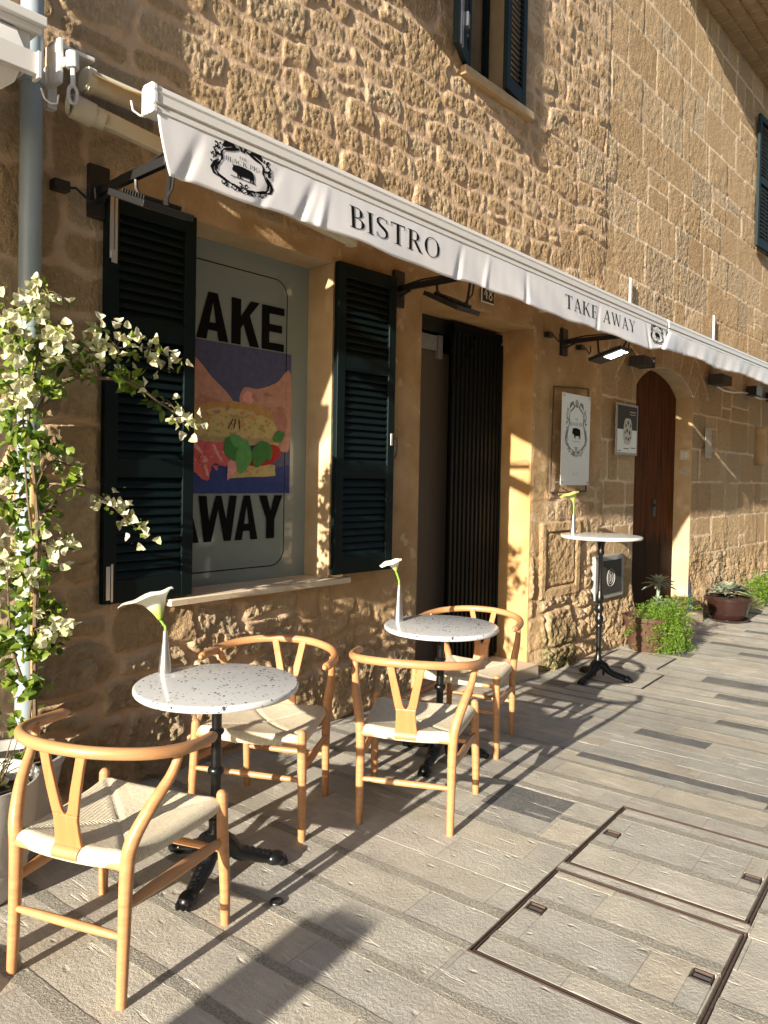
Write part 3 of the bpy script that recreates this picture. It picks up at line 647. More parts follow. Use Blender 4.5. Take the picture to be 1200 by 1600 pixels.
# niche
mb = MB(); reveal(mb, 12.14, 12.75, 1.80, 2.38, 3.72); mb.add([(12.14, 3.72, 1.8), (12.75, 3.72, 1.8), (12.75, 3.72, 2.38), (12.14, 3.72, 2.38)], [(0, 1, 2, 3)]); mb.build('niche', 'plaster_grey', BLD, smooth=False)

# ---- doorway with folding gate
DW = MB()
def patch(mb, P0, U, V_, nu, nv, N, amp, seed):
    vs = []; P0, U, V_, N = map(Vector, (P0, U, V_, N))
    for i in range(nu+1):
        for j in range(nv+1):
            a, b = i/nu, j/nv; p = P0+U*a+V_*b
            e = min(a, 1-a, b, 1-b)*8; e = min(1, max(0, e))
            d = (float(fbm(np.float64(p.x*1.0+p.y*3+5), np.float64(p.z+p.y), 3., seed, 3))-.5)*amp*e
            vs.append(p+N*d)
    mb.add(vs, [(i*(nv+1)+j, (i+1)*(nv+1)+j, (i+1)*(nv+1)+j+1, i*(nv+1)+j+1) for i in range(nu) for j in range(nv)])
patch(DW, (4.24, 3.4, -.3), (0, .5, 0), (0, 0, 3.12), 10, 60, (1, 0, 0), .02, 4)
patch(DW, (5.77, 3.4, -.3), (0, .5, 0), (0, 0, 3.12), 10, 60, (-1, 0, 0), .03, 6)
patch(DW, (4.24, 3.4, 2.82), (1.53, 0, 0), (0, .5, 0), 30, 10, (0, 0, -1), .02, 8)
DW = DW.build('doorway', 'plaster', BLD)
mb = MB(); mb.box(4.20, 5.77, 3.28, 4.95, -.25, -.035); mb.build('threshold', 'limestone', DW, bevel=.008)
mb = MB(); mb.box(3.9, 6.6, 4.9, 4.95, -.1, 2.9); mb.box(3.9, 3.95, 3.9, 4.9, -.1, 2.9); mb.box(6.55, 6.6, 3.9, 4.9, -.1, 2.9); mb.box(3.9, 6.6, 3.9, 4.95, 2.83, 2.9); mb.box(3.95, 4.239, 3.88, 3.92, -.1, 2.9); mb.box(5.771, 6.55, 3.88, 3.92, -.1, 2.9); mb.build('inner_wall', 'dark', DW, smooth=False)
mb = MB(); mb.box(4.241, 5.769, 3.78, 3.86, 2.70, 2.819); mb.box(4.241, 4.30, 3.80, 3.86, -.03, 2.70); mb.build('door_frame', 'black', DW, smooth=False)
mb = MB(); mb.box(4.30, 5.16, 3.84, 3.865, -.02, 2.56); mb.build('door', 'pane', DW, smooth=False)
mb = MB(); mb.box(4.30, 4.94, 3.80, 3.839, 2.56, 2.68); mb.box(4.96, 5.02, 3.80, 3.839, 2.5, 2.69); mb.build('roller_box', 'lgrey', DW, smooth=False, bevel=.004)
mb = MB()
for k in range(24):
    x = 5.03+k*.030; mb.box(x, x+.027, 3.70+.012*(k % 2), 3.73+.012*(k % 2), -.02, 2.765)
mb.box(5.03, 5.75, 3.70, 3.77, 2.72, 2.79); mb.tube([(5.05, 3.69, 2.3), (5.35, 3.69, 2.74)], .008, 6); mb.tube([(5.745, 3.70, 0), (5.745, 3.70, 2.7)], .01, 6)
mb.build('folding_gate', 'gate', DW, smooth=False, bevel=.003)

# ---- small arched wooden door
AD = MB(); nA = 28
arcp = [(ARX0+(ARX1-ARX0)*i/nA, ARZ+float(arch_z(np.float64(ARX0+(ARX1-ARX0)*i/nA)))) for i in range(nA+1)]
prof = [(ARX0, -.3)]+arcp+[(ARX1, -.3)]
for (u, v), (u2, v2) in zip(prof[:-1], prof[1:]):
    nn = max(1, int(abs(v2-v)/.4))
    for k in range(nn):
        a, b = v+(v2-v)*k/nn, v+(v2-v)*(k+1)/nn; c, d = u+(u2-u)*k/nn, u+(u2-u)*(k+1)/nn
        AD.add([(c, WY, a), (d, WY, b), (d, 3.66, b), (c, 3.66, a)], [(0, 1, 2, 3)])
AD = AD.build('doorway', 'plaster_grey', BLD, smooth=False); AD['label'] = 'arched doorway with a dark plank door'
mb = MB(); n = 8
for k in range(n):
    xa, xb = ARX0+(ARX1-ARX0)*k/n, ARX0+(ARX1-ARX0)*(k+1)/n-.004
    top = [(x, ARZ+float(arch_z(np.float64(x)))-.004) for x in np.linspace(xb, xa, 5)]
    mb.prism([(xa, -.02), (xb, -.02)]+top, pf(3.602+.004*(k % 2)), pf(3.65))
dr = mb.build('door', 'oak', AD, smooth=False, bevel=.003)
mb = MB(); mb.lathe([(.012, 0), (.03, .004), (.034, .012), (.0, .03)], (0, 0, 0), 12)
hv = [(8.95+v[0], 3.60-v[2], 1.25+v[1]) for v in mb.v]; mb.v = hv
mb.prism([(8.90, 1.12), (8.99, 1.12), (9.0, 1.28), (8.94, 1.34), (8.89, 1.28)], pf(3.593), pf(3.60)); mb.build('knocker', 'black', dr, smooth=False)
mb = MB(); mb.box(ARX0-.02, ARX1+.10, 3.24, 3.70, -.30, -.04); mb.build('step', 'limestone', AD, smooth=False, bevel=.012)

# ---- meter hatch
MH = MB(); MH.box(6.95, 7.59, 3.352, 3.40, .36, .79); MH = MH.build('meter_hatch', 'lgrey', BLD, smooth=False, bevel=.006)
mb = MB(); mb.box(7.03, 7.52, 3.343, 3.352, .41, .74); h2 = mb.build('hatch_door', 'dgrey', MH, smooth=False, bevel=.004)
mb = MB(); ci = [(7.27+.085*cos(a), .565+.085*sin(a)) for a in np.linspace(0, 2*pi, 25)]
mb.tube([(u, 3.343, v) for u, v in ci], .006, 4); mb.tube([(7.27+.05*cos(a), 3.343, .565+.06*sin(a)) for a in np.linspace(0, 2*pi, 21)], .004, 4)
mb.box(7.255, 7.265, 3.340, 3.343, .53, .60); mb.box(7.275, 7.285, 3.340, 3.343, .53, .60)
mb.build('emblem', 'lgrey', h2, smooth=False)
# thin outline of the old hatch round the pig sign
mb = MB()
for a, b in (((6.08, 2.36), (6.74, 2.40)), ((6.74, 2.40), (6.74, 1.44)), ((6.08, 2.36), (6.06, 1.42)), ((6.06, 1.42), (6.74, 1.43))):
    mb.tube([(a[0], 3.372, a[1]), (b[0], 3.372, b[1])], .007, 5)
mb.build('panel_frame', 'rust', BLD, smooth=False)

# ------------------------------------------------------------------ lettering with serifs (strips of quads in u,v)
def arcst(cx, cy, rx, ry, a0, a1, t0, t1, n=18):
    """ring arc, thin t0 at top/bottom and thick t1 at the sides"""
    out = []
    for i in range(n+1):
        a = a0+(a1-a0)*i/n; t = t0+(t1-t0)*abs(cos(a))**1.6
        out.append(((cx+(rx)*cos(a), cy+ry*sin(a)), (cx+(rx-t)*cos(a), cy+(ry-t0)*sin(a))))
    return [[out[i][0], out[i+1][0], out[i+1][1], out[i][1]] for i in range(n)]
def line(x0, y0, x1, y1, w0, w1=None, hor=False):
    w1 = w0 if w1 is None else w1
    if hor: return [[(x0, y0-w0/2), (x1, y1-w1/2), (x1, y1+w1/2), (x0, y0+w0/2)]]
    n = 3; q = []
    for i in range(n):
        a, b = i/n, (i+1)/n; xa, ya, xb, yb = x0+(x1-x0)*a, y0+(y1-y0)*a, x0+(x1-x0)*b, y0+(y1-y0)*b
        q.append([(xa-w0/2, ya), (xa+w0/2, ya), (xb+w1/2, yb), (xb-w1/2, yb)])
    return q
def path(pts, ws):
    q = []; n = len(pts); e = []
    for i in range(n):
        a = pts[max(i-1, 0)]; b = pts[min(i+1, n-1)]; dx, dy = b[0]-a[0], b[1]-a[1]; L = sqrt(dx*dx+dy*dy) or 1
        w = ws[i] if isinstance(ws, (list, tuple)) else ws
        e.append(((pts[i][0]-dy/L*w/2, pts[i][1]+dx/L*w/2), (pts[i][0]+dy/L*w/2, pts[i][1]-dx/L*w/2)))
    for i in range(n-1): q.append([e[i][1], e[i+1][1], e[i+1][0], e[i][0]])
    return q
TK, TN, SF = .135, .035, .03
def serif(x, y, w=.30): return line(x-w/2, y, x+w/2, y, SF, SF, True)
def glyph(c):
    T, N = TK, TN; S = lambda x, w=.32: serif(x, SF/2, w)+serif(x, 1-SF/2, w)
    if c == 'I': return line(.16, 0, .16, 1, T)+S(.16), .32
    if c == 'T': return line(.38, 0, .38, 1, T)+serif(.38, SF/2, .34)+line(.02, .98, .74, .98, .045, .045, True)+line(.03, .78, .05, 1, .03)+line(.73, .78, .71, 1, .03), .76
    if c == 'B': return line(.17, 0, .17, 1, T)+arcst(.34, .755, .27, .245, -pi/2, pi/2, N, T)+arcst(.34, .26, .33, .26, -pi/2, pi/2, N, T)+line(.02, .018, .34, .018, N, N, True)+line(.02, .982, .34, .982, N, N, True)+line(.17, .515, .34, .515, N, N, True), .70
    if c == 'P': return line(.17, 0, .17, 1, T)+arcst(.36, .735, .28, .265, -pi/2, pi/2, N, T)+serif(.17, SF/2, .34)+line(.02, .982, .36, .982, N, N, True)+line(.17, .488, .36, .488, N, N, True), .66
    if c == 'R': return line(.17, 0, .17, 1, T)+arcst(.34, .745, .28, .255, -pi/2, pi/2, N, T)+serif(.17, SF/2, .34)+line(.02, .982, .34, .982, N, N, True)+line(.17, .508, .34, .508, N, N, True)+line(.70, .0, .38, .51, .15, .13)+serif(.74, SF/2, .16), .80
    if c == 'S':
        p = [(.54, .80), (.50, .93), (.36, .985), (.20, .97), (.10, .86), (.11, .71), (.22, .60), (.40, .49), (.52, .37), (.55, .22), (.46, .07), (.30, .015), (.14, .05), (.06, .22)]
        return path(p, [.02, .03, .035, .05, .09, .12, .14, .15, .14, .11, .06, .035, .03, .02])+line(.55, .76, .55, .98, .025)+line(.05, .02, .05, .25, .025), .62
    if c == 'O': return arcst(.44, .5, .42, .51, 0, 2*pi, N, T, 36), .90
    if c == 'C': return arcst(.45, .5, .43, .51, .75, 2*pi-.75, N, T, 28)+line(.78, .68, .78, .95, .03)+line(.78, .05, .78, .30, .02), .86
    if c == 'G': return arcst(.45, .5, .43, .51, .75, 2*pi-.62, N, T, 28)+line(.78, .68, .78, .95, .03)+line(.76, .10, .76, .44, T)+serif(.76, .44, .28), .92
    if c == 'A': return line(.10, 0, .40, 1, N+.01)+line(.68, 0, .40, 1, T, T*.8)+line(.20, .31, .58, .31, N, N, True)+serif(.10, SF/2, .22)+serif(.68, SF/2, .28), .80
    if c == 'K': return line(.17, 0, .17, 1, T)+S(.17, .34)+line(.22, .40, .66, 1, N+.01)+line(.72, 0, .36, .60, T*1.1)+serif(.66, 1-SF/2, .24)+serif(.74, SF/2, .26), .84
    if c == 'E': return line(.17, 0, .17, 1, T)+line(.02, .018, .60, .018, N, N, True)+line(.02, .982, .58, .982, N, N, True)+line(.17, .51, .46, .51, N, N, True)+line(.61, 0, .59, .25, .02, .03)+line(.59, 1, .57, .76, .03, .02)+line(.46, .40, .46, .62, .025), .68
    if c == 'L': return line(.17, 0, .17, 1, T)+serif(.17, 1-SF/2, .34)+line(.02, .018, .58, .018, N, N, True)+line(.60, 0, .57, .27, .03, .02), .64
    if c == 'H': return line(.17, 0, .17, 1, T)+line(.66, 0, .66, 1, T)+S(.17, .32)+S(.66, .32)+line(.17, .5, .66, .5, N, N, True), .84
    if c == 'N': return line(.14, 0, .14, 1, N+.01)+line(.70, 0, .70, 1, N+.01)+line(.66, 0, .16, 1, T)+S(.14, .26), .84
    if c == 'U': return line(.17, .25, .17, 1, T)+line(.68, .25, .68, 1, N)+arcst(.425, .26, .32, .26, pi, 2*pi, N, .08)+serif(.17, 1-SF/2, .3)+serif(.68, 1-SF/2, .24), .84
    if c == 'M': return line(.12, 0, .12, 1, N+.01)+line(.86, 0, .86, 1, T)+line(.48, .05, .14, 1, T)+line(.48, .05, .82, 1, N)+S(.12, .24)+S(.86, .3), .98
    if c == 'W': return line(.34, 0, .10, 1, T*.7, T)+line(.34, 0, .56, 1, N)+line(.80, 0, .54, 1, T*.7, T)+line(.80, 0, 1.02, 1, N)+serif(.10, 1-SF/2, .26)+serif(.55, 1-SF/2, .24)+serif(1.02, 1-SF/2, .2), 1.10
    if c == 'Y': return line(.40, 0, .40, .46, T)+line(.40, .44, .12, 1, T)+line(.42, .44, .68, 1, N)+serif(.40, SF/2, .3)+serif(.12, 1-SF/2, .26)+serif(.68, 1-SF/2, .22), .76
    return [], .4
def text(mb, s, u0, v0, h, fn, width=None, gap=.05):
    tot = sum(glyph(c)[1]+gap for c in s)-gap; k = (width/(tot*h)) if width else 1
    u = u0; j = 0
    for c in s:
        qs, w = glyph(c)
        for q in qs:
            j += 1; mb.add([fn(u+p[0]*h*k, v0+p[1]*h, (j % 7)*.00012) for p in q], [(0, 1, 2, 3)])
        u += (w+gap)*h*k
    return u
PIG = [(-.50, .02), (-.505, .10), (-.47, .14), (-.46, .22), (-.50, .30), (-.43, .27), (-.36, .27), (-.25, .30), (-.05, .31), (.15, .29), (.35, .27), (.46, .22), (.50, .12), (.52, .02), (.50, -.10), (.52, -.28), (.46, -.28), (.44, -.16), (.40, -.12), (.37, -.26), (.31, -.26), (.31, -.10), (.10, -.12), (-.08, -.12), (-.10, -.26), (-.15, -.26), (-.17, -.14), (-.20, -.14), (-.22, -.25), (-.27, -.25), (-.28, -.08), (-.36, -.02), (-.44, -.03)]
def tri_poly(mb, poly, fn, e=0.):
    from mathutils.geometry import tessellate_polygon
    t = tessellate_polygon([[Vector((p[0], p[1], 0)) for p in poly]])
    mb.add([fn(p[0], p[1], e) for p in poly], [tuple(x) for x in t])
def crest(mb, cu, cv, w, h, fn, seed=1, words=True, ink2=None):
    """oval scrollwork frame with a pig, drawn in units of w,h"""
    r = random.Random(seed); j = [0]
    def P(pts, ws):
        j[0] += 1
        for q in path([(cu+a*w/2, cv+b*h/2) for a, b in pts], [x*w for x in ws] if isinstance(ws, list) else ws*w): mb.add([fn(p[0], p[1], (j[0] % 5)*.0001) for p in q], [(0, 1, 2, 3)])
    def curl(x, y, R, a0, turns, w0, sgn):
        pts = [(x+sgn*R*(1-.75*i/14)*cos(a0+turns*2*pi*i/14), y+R*(1-.75*i/14)*sin(a0+turns*2*pi*i/14)*w/h) for i in range(15)]
        P(pts, [w0*(1-.5*i/14) for i in range(15)])
    for s in (-1, 1):
        side = [(s*.12, .86), (s*.34, .74), (s*.62, .60), (s*.70, .42), (s*.68, .2), (s*.74, .02), (s*.86, -.18), (s*.90, -.38), (s*.78, -.58), (s*.56, -.70), (s*.34, -.76), (s*.10, -.86)]
        sm = []
        for i in range(len(side)-1):
            for k in range(3): t = k/3; sm.append((side[i][0]*(1-t)+side[i+1][0]*t, side[i][1]*(1-t)+side[i+1][1]*t))
        sm.append(side[-1]); P(sm, [.012+.030*abs(sin(i*.42+.3)) for i in range(len(sm))])
        P([(s*.78, .10), (s*.92, -.10), (s*1.0, -.34), (s*.94, -.55), (s*.80, -.62)], [.015, .045, .055, .035, .01])
        P([(s*.70, .30), (s*.88, .34), (s*.94, .50), (s*.84, .60), (s*.78, .52)], [.02, .035, .03, .02, .015])
        P([(s*.20, .80), (s*.38, .95), (s*.55, .88), (s*.66, .72)], [.02, .07, .09, .02])
        P([(s*.02, .78), (s*.10, .98), (s*.0, 1.08)], [.03, .05, .01])
        for (x, y, R, a, t) in ((.50, .86, .10, 0, .9), (.86, .66, .08, 1, .9), (.66, -.78, .10, 2, .8), (.30, -.90, .10, .5, .9), (.92, .22, .07, 2, .8), (.10, -.70, .07, 1, .8)):
            curl(s*x, y, R, a, t, .026, s)
        for k in range(14):
            a = r.uniform(-1.0, 1.2); x = s*(.80+.12*cos(3*a)+r.uniform(-.05, .12)); y = a*.72
            P([(x, y), (x+s*r.uniform(.03, .09), y+r.uniform(-.06, .06))], [.035, .008])
        for k in range(8):
            x = s*r.uniform(.05, .6); y = -.82-.12*cos(x*2)+r.uniform(-.05, .05); P([(x, y), (x+s*.06, y+r.uniform(-.07, .07))], [.035, .006])
    P([(-.12, -.86), (0, -1.0), (.12, -.86), (0, -.74), (-.12, -.86)], .02)
    if words:
        text(mb, 'THE', cu-.07*w, cv+.44*h/2, .06*h, fn, .14*w); text(mb, 'BLACK PIG', cu-.29*w, cv+.18*h/2, .095*h, fn, .58*w)
        tri_poly(mb, [(cu+p[0]*w*.36, cv-.16*h/2+p[1]*w*.30) for p in PIG], fn, .0002)
        P([(-.42, -.40), (.42, -.40)], .010)

# ------------------------------------------------------------------ awning over the bistro
AX0, AX1 = 1.62, 6.72
def bz(x): return -.011*(x-AX0)
AW = thing('awning', 'open white fabric awning lettered BISTRO and TAKE AWAY over the tables', 'awning', (AX0, 3.35, 3.3))
mb = MB(); mb.tube([(AX0+.06, 3.29, 3.275), (AX1, 3.29, 3.275+bz(AX1))], .05, 16); mb.tube([(AX0+.07, 3.29, 3.275), (AX0+.10, 3.29, 3.275)], .057, 16); mb.build('roller', 'arm', AW)
mb = MB(); nu, nv = 60, 8; vs = []
for t in (0, 1):
    for i in range(nu+1):
        for j in range(nv+1):
            a, b = i/nu, j/nv; x = AX0+.07+(AX1-AX0-.07)*a; y = 3.30-(.63)*b; z = 3.325-(.325)*b+bz(x)*1.0-.018*sin(pi*b)+.004*sin(x*9)*b+.003*t
            vs.append((x, y, z))
n1 = (nu+1)*(nv+1)
fs = [(i*(nv+1)+j, (i+1)*(nv+1)+j, (i+1)*(nv+1)+j+1, i*(nv+1)+j+1) for i in range(nu) for j in range(nv)]
mb.add(vs, fs+[tuple(reversed([q+n1 for q in f])) for f in fs]); mb.build('canopy', 'canvas', AW)
mb = MB()
prof = [(2.605, 2.922), (2.597, 2.925), (2.597, 2.945), (2.606, 2.948), (2.606, 2.953), (2.592, 2.957), (2.592, 2.988), (2.600, 2.992), (2.600, 2.997), (2.594, 3.001), (2.597, 3.018), (2.612, 3.028), (2.66, 3.030), (2.675, 3.015), (2.675, 2.922)]
n = len(prof); nx = 12; vs = [(AX0+.012+(AX1-AX0-.02)*i/nx, p[0]+.03, p[1]+bz(AX0+(AX1-AX0)*i/nx)) for i in range(nx+1) for p in prof]
mb.add(vs, [(i*n+k, (i+1)*n+k, (i+1)*n+(k+1) % n, i*n+(k+1) % n) for i in range(nx) for k in range(n)]+[tuple(range(n)), tuple(reversed([nx*n+k for k in range(n)]))])
FB = mb.build('front_bar', 'white_metal', AW, angle=25)
mb = MB(); capp = [(p[0]+.03+(.004 if p[0] > 2.64 else -.004), p[1]+(.004 if p[1] > 2.97 else -.004)) for p in prof]
mb.prism(capp, lambda u, v: (AX0, u, v), lambda u, v: (AX0+.012, u, v)); mb.build('end_cap', 'white_metal', FB, smooth=False)
mb = MB(); mb.tube([(AX0+.01, 2.66, 2.94), (AX0-.005, 2.66, 2.915), (AX0-.03, 2.67, 2.90), (AX0-.055, 2.68, 2.915), (AX0-.06, 2.685, 2.95)], .004, 6); mb.build('hook', 'white_metal', FB)
def vy(x, z, off=0.):
    t = max(0, min(1, (2.94+bz(x)-z)/.235)); t0 = t
    w = .5*sin(x*3.7+1)+.35*sin(x*8.3+z*14)+.10*sin(x*19+z*26+2)*(1+sin(x*1.7))
    fold = sum(max(0, 1-abs(x-c-(z-2.8)*s)/.035)*a for c, s, a in ((2.42, .5, 1), (2.52, .3, -.8), (1.80, .45, .9), (3.62, .3, .9), (3.9, .25, -.7), (4.35, .1, .8), (5.4, .2, .7), (2.2, .6, .5), (6.3, -.4, .9)))
    return 2.632+.010*w*t+.012*fold*t+.0008*sin(x*60)*(1-t)*t-off-.01*t
def vmap(u, v, e=0.): return (u, vy(u, v, .0016+e), v)
mb = MB(); nu, nv = 420, 14; vs = []
for i in range(nu+1):
    for j in range(nv+1):
        a, b = i/nu, j/nv; x = AX0+.02+(AX1-AX0-.03)*a
        zb = 2.930+bz(x)-b*(.228+.006*sin(x*4.3)+.004*sin(x*13)-.05*sstep(6.2, 6.72, x))
        xe = x+.055*b**1.5*max(0, 1-a*12)
        vs.append((xe, vy(xe, zb), zb))
mb.add(vs, [(i*(nv+1)+j, (i+1)*(nv+1)+j, (i+1)*(nv+1)+j+1, i*(nv+1)+j+1) for i in range(nu) for j in range(nv)])
VAL = mb.build('valance', 'valance', AW)
sm = VAL.modifiers.new('thick', 'SOLIDIFY'); sm.thickness = .0012; sm.offset = 1
mb = MB(); text(mb, 'BISTRO', 2.69, 2.752, .107, vmap, .735, .10); text(mb, 'TAKE AWAY', 4.86, 2.742, .095, vmap, 1.18, .10); mb.build('lettering', 'ink', VAL, smooth=False)
mb = MB(); crest(mb, 2.05, 2.824, .32, .195, vmap, 3); crest(mb, 6.50, 2.80, .28, .17, vmap, 5); mb.build('crest', 'ink', VAL, smooth=False)
# folding arms
for k, (sx, ex, fx) in enumerate(((AX0+.05, 3.14, 1.95), (AX1-.1, 5.3, 6.4))):
    mb = MB(); sg = 1 if k == 0 else -1
    def flatbar(p, q, hz, hy):
        p, q = Vector(p), Vector(q); d = (q-p).normalized(); s = d.cross(Vector((0, 0, 1))).normalized(); u = s.cross(d)
        mb.add([a+s*i*hy+u*j*hz for a in (p, q) for i in (-1, 1) for j in (-1, 1)], [(0, 1, 3, 2), (4, 6, 7, 5), (0, 4, 5, 1), (2, 3, 7, 6), (0, 2, 6, 4), (1, 5, 7, 3)])
    flatbar((sx+sg*.03, 3.27, 3.13), (ex, 3.04, 2.875), .036, .02); flatbar((ex, 3.02, 2.862), (fx, 2.70, 2.965), .026, .016)
    a_ = mb.build('arm', 'arm', AW, smooth=False, bevel=.006)
    mb = MB(); mb.tube([(sx-.045*sg, 3.29, 3.14), (sx+.05*sg, 3.28, 3.125)], .052, 16); mb.tube([(sx-.06*sg, 3.30, 3.142), (sx-.045*sg, 3.29, 3.14)], .042, 14); mb.tube([(sx+.05*sg, 3.28, 3.125), (sx+.10*sg, 3.265, 3.113)], .043, 14)
    mb.build('joint', 'arm', a_)
    mb = MB(); mb.tube([(ex, 3.04, 2.84), (ex, 3.04, 2.91)], .034, 14); mb.build('joint', 'arm', a_)
mb = MB(); mb.box(AX0-.07, AX0-.05, 3.25, 3.38, 3.20, 3.39); mb.box(AX0-.07, AX0+.12, 3.30, 3.36, 3.375, 3.395); mb.box(AX0-.075, AX0-.03, 3.345, 3.385, 3.12, 3.30)
mb.tube([(AX0-.075, 3.28, 3.35), (AX0-.045, 3.28, 3.35)], .022, 12); BR_ = mb.build('bracket', 'white_metal', AW, smooth=False, bevel=.005)
mb = MB(); mb.tube([(AX0-.05, 3.25, 3.29), (AX0+.01, 3.25, 3.29)], .02, 12); mb.tube([(AX0-.02, 3.235, 3.335), (AX0-.018, 3.232, 3.27)], .026, 12); mb.tube([(AX0-.018, 3.23, 3.27), (AX0-.02, 3.225, 3.19)], .011, 8)
mb.tube([(AX0-.02+.020*sin(a), 3.225, 3.155-.038*cos(a)) for a in np.linspace(0, 2*pi, 15)], .008, 6); mb.build('crank_eye', 'white_metal', BR_)
mb = MB(); mb.box(7.595, 7.618, 3.355, 3.375, 3.32, 3.62); mb.build('cable_duct', 'sign', AW, smooth=False); mb = MB(); mb.box(10.13, 10.16, 3.355, 3.375, 3.3, 3.66); mb.build('cable_duct', 'sign', AW, smooth=False)
# wire hanging beside the bracket of the first lamp
# second awning further along
A2 = thing('awning', 'plain white awning with a folded corner, farther along the wall', 'awning', (6.75, 3.35, 3.2))
mb = MB(); nx = 10; B0, B1 = 6.76, 12.6
vs = [(B0+(B1-B0)*i/nx, p[0]+.03, p[1]-.058+.0*i) for i in range(nx+1) for p in prof]
mb.add(vs, [(i*n+k, (i+1)*n+k, (i+1)*n+(k+1) % n, i*n+(k+1) % n) for i in range(nx) for k in range(n)]+[tuple(range(n)), tuple(reversed([nx*n+k for k in range(n)]))])
mb.build('front_bar', 'white_metal', A2, angle=25)
mb = MB(); vs = []; nu, nv = 80, 8
for i in range(nu+1):
    for j in range(nv+1):
        a, b = i/nu, j/nv; x = B0-.32*b*max(0, 1-a*9)**2+(B1-B0)*a; vs.append((x+.02, 2.63-.05*b*max(0, 1-a*12)-.012*b*sin(x*6)-.006*b*sin(x*23+b*3), 2.876-b*(.17+.015*sin(x*3.3)+.03*max(0, 1-a*8))))
mb.add(vs, [(i*(nv+1)+j, (i+1)*(nv+1)+j, (i+1)*(nv+1)+j+1, i*(nv+1)+j+1) for i in range(nu) for j in range(nv)])
o = mb.build('valance', 'valance', A2); sm = o.modifiers.new('thick', 'SOLIDIFY'); sm.thickness = .0012
mb = MB(); vs = []
for i in range(21):
    for j in range(7): a, b = i/20, j/6; vs.append((B0+.03+(B1-B0-.05)*a, 3.34-.68*b, 3.27-.33*b-.015*sin(pi*b)))
mb.add(vs, [(i*7+j, (i+1)*7+j, (i+1)*7+j+1, i*7+j+1) for i in range(20) for j in range(6)]); o = mb.build('canopy', 'canvas', A2); sm = o.modifiers.new('thick', 'SOLIDIFY'); sm.thickness = .003
# closed awning with its hood, left edge
A3 = thing('awning', 'rolled up awning under a white hood beside the drainpipe', 'awning', (1.0, 3.35, 3.2))
mb = MB(); mb.box(-1.3, 1.385, 3.0, 3.36, 3.262, 3.30); mb.box(-1.3, 1.375, 3.02, 3.045, 3.235, 3.262); mb.build('hood', 'white_metal', A3, smooth=False, bevel=.004)
mb = MB()
cl = [(3.04, 3.235), (3.02, 3.20), (3.0, 3.12), (2.985, 3.09), (3.0, 3.06), (3.05, 3.02), (3.08, 2.98), (3.12, 2.985), (3.16, 3.05), (3.2, 3.15), (3.2, 3.235)]
nn = 24; vs = []
for i in range(nn+1):
    x = -1.2+(2.48)*i/nn
    for k, (yy, zz) in enumerate(cl): vs.append((x+.03*(k in (2, 3))+(-.05 if k in (6, 7) and i == nn else 0), yy+.006*sin(x*14+k), zz+.008*sin(x*9+k*1.7)))
nc = len(cl)
mb.add(vs, [(i*nc+k, (i+1)*nc+k, (i+1)*nc+(k+1) % nc, i*nc+(k+1) % nc) for i in range(nn) for k in range(nc)]+[tuple(range(nc)), tuple(reversed([nn*nc+k for k in range(nc)]))])
mb.build('rolled_canvas', 'white_metal', A3, angle=60)
mb = MB(); mb.box(-1.2, 1.325, 2.955, 2.99, 3.045, 3.125); mb.box(1.325, 1.338, 2.945, 3.0, 3.03, 3.13); mb.box(1.28, 1.34, 3.05, 3.2, 3.10, 3.26)
mb.tube([(1.36, 3.0, 3.02), (1.375, 3.0, 2.985), (1.40, 3.0, 2.975), (1.425, 3.0, 2.985), (1.43, 3.0, 3.02)], .004, 6); mb.tube([(1.345, 3.1, 3.2), (1.37, 3.1, 3.17), (1.395, 3.1, 3.19), (1.40, 3.1, 3.21)], .004, 6)
mb.build('front_bar', 'white_metal', A3, smooth=False, bevel=.004)

# ------------------------------------------------------------------ drainpipe
mb = MB(); mb.tube([(1.462, 3.31, .02), (1.462, 3.31, 5.)], .046, 24)
DP = mb.build('drainpipe', 'pipe', None, loc=(1.462, 3.31, .02), label='blue grey vertical drainpipe at the left edge of the wall', category='drainpipe')
mb = MB(); mb.tube([(1.462, 3.31, 3.17), (1.462, 3.31, 3.23)], .052, 24); mb.build('collar', 'pipe', DP); mb = MB(); mb.tube([(1.462, 3.31, 1.85), (1.462, 3.31, 1.90)], .050, 24); mb.box(1.44, 1.485, 3.34, 3.40, 1.855, 1.895); mb.build('collar', 'pipe', DP)

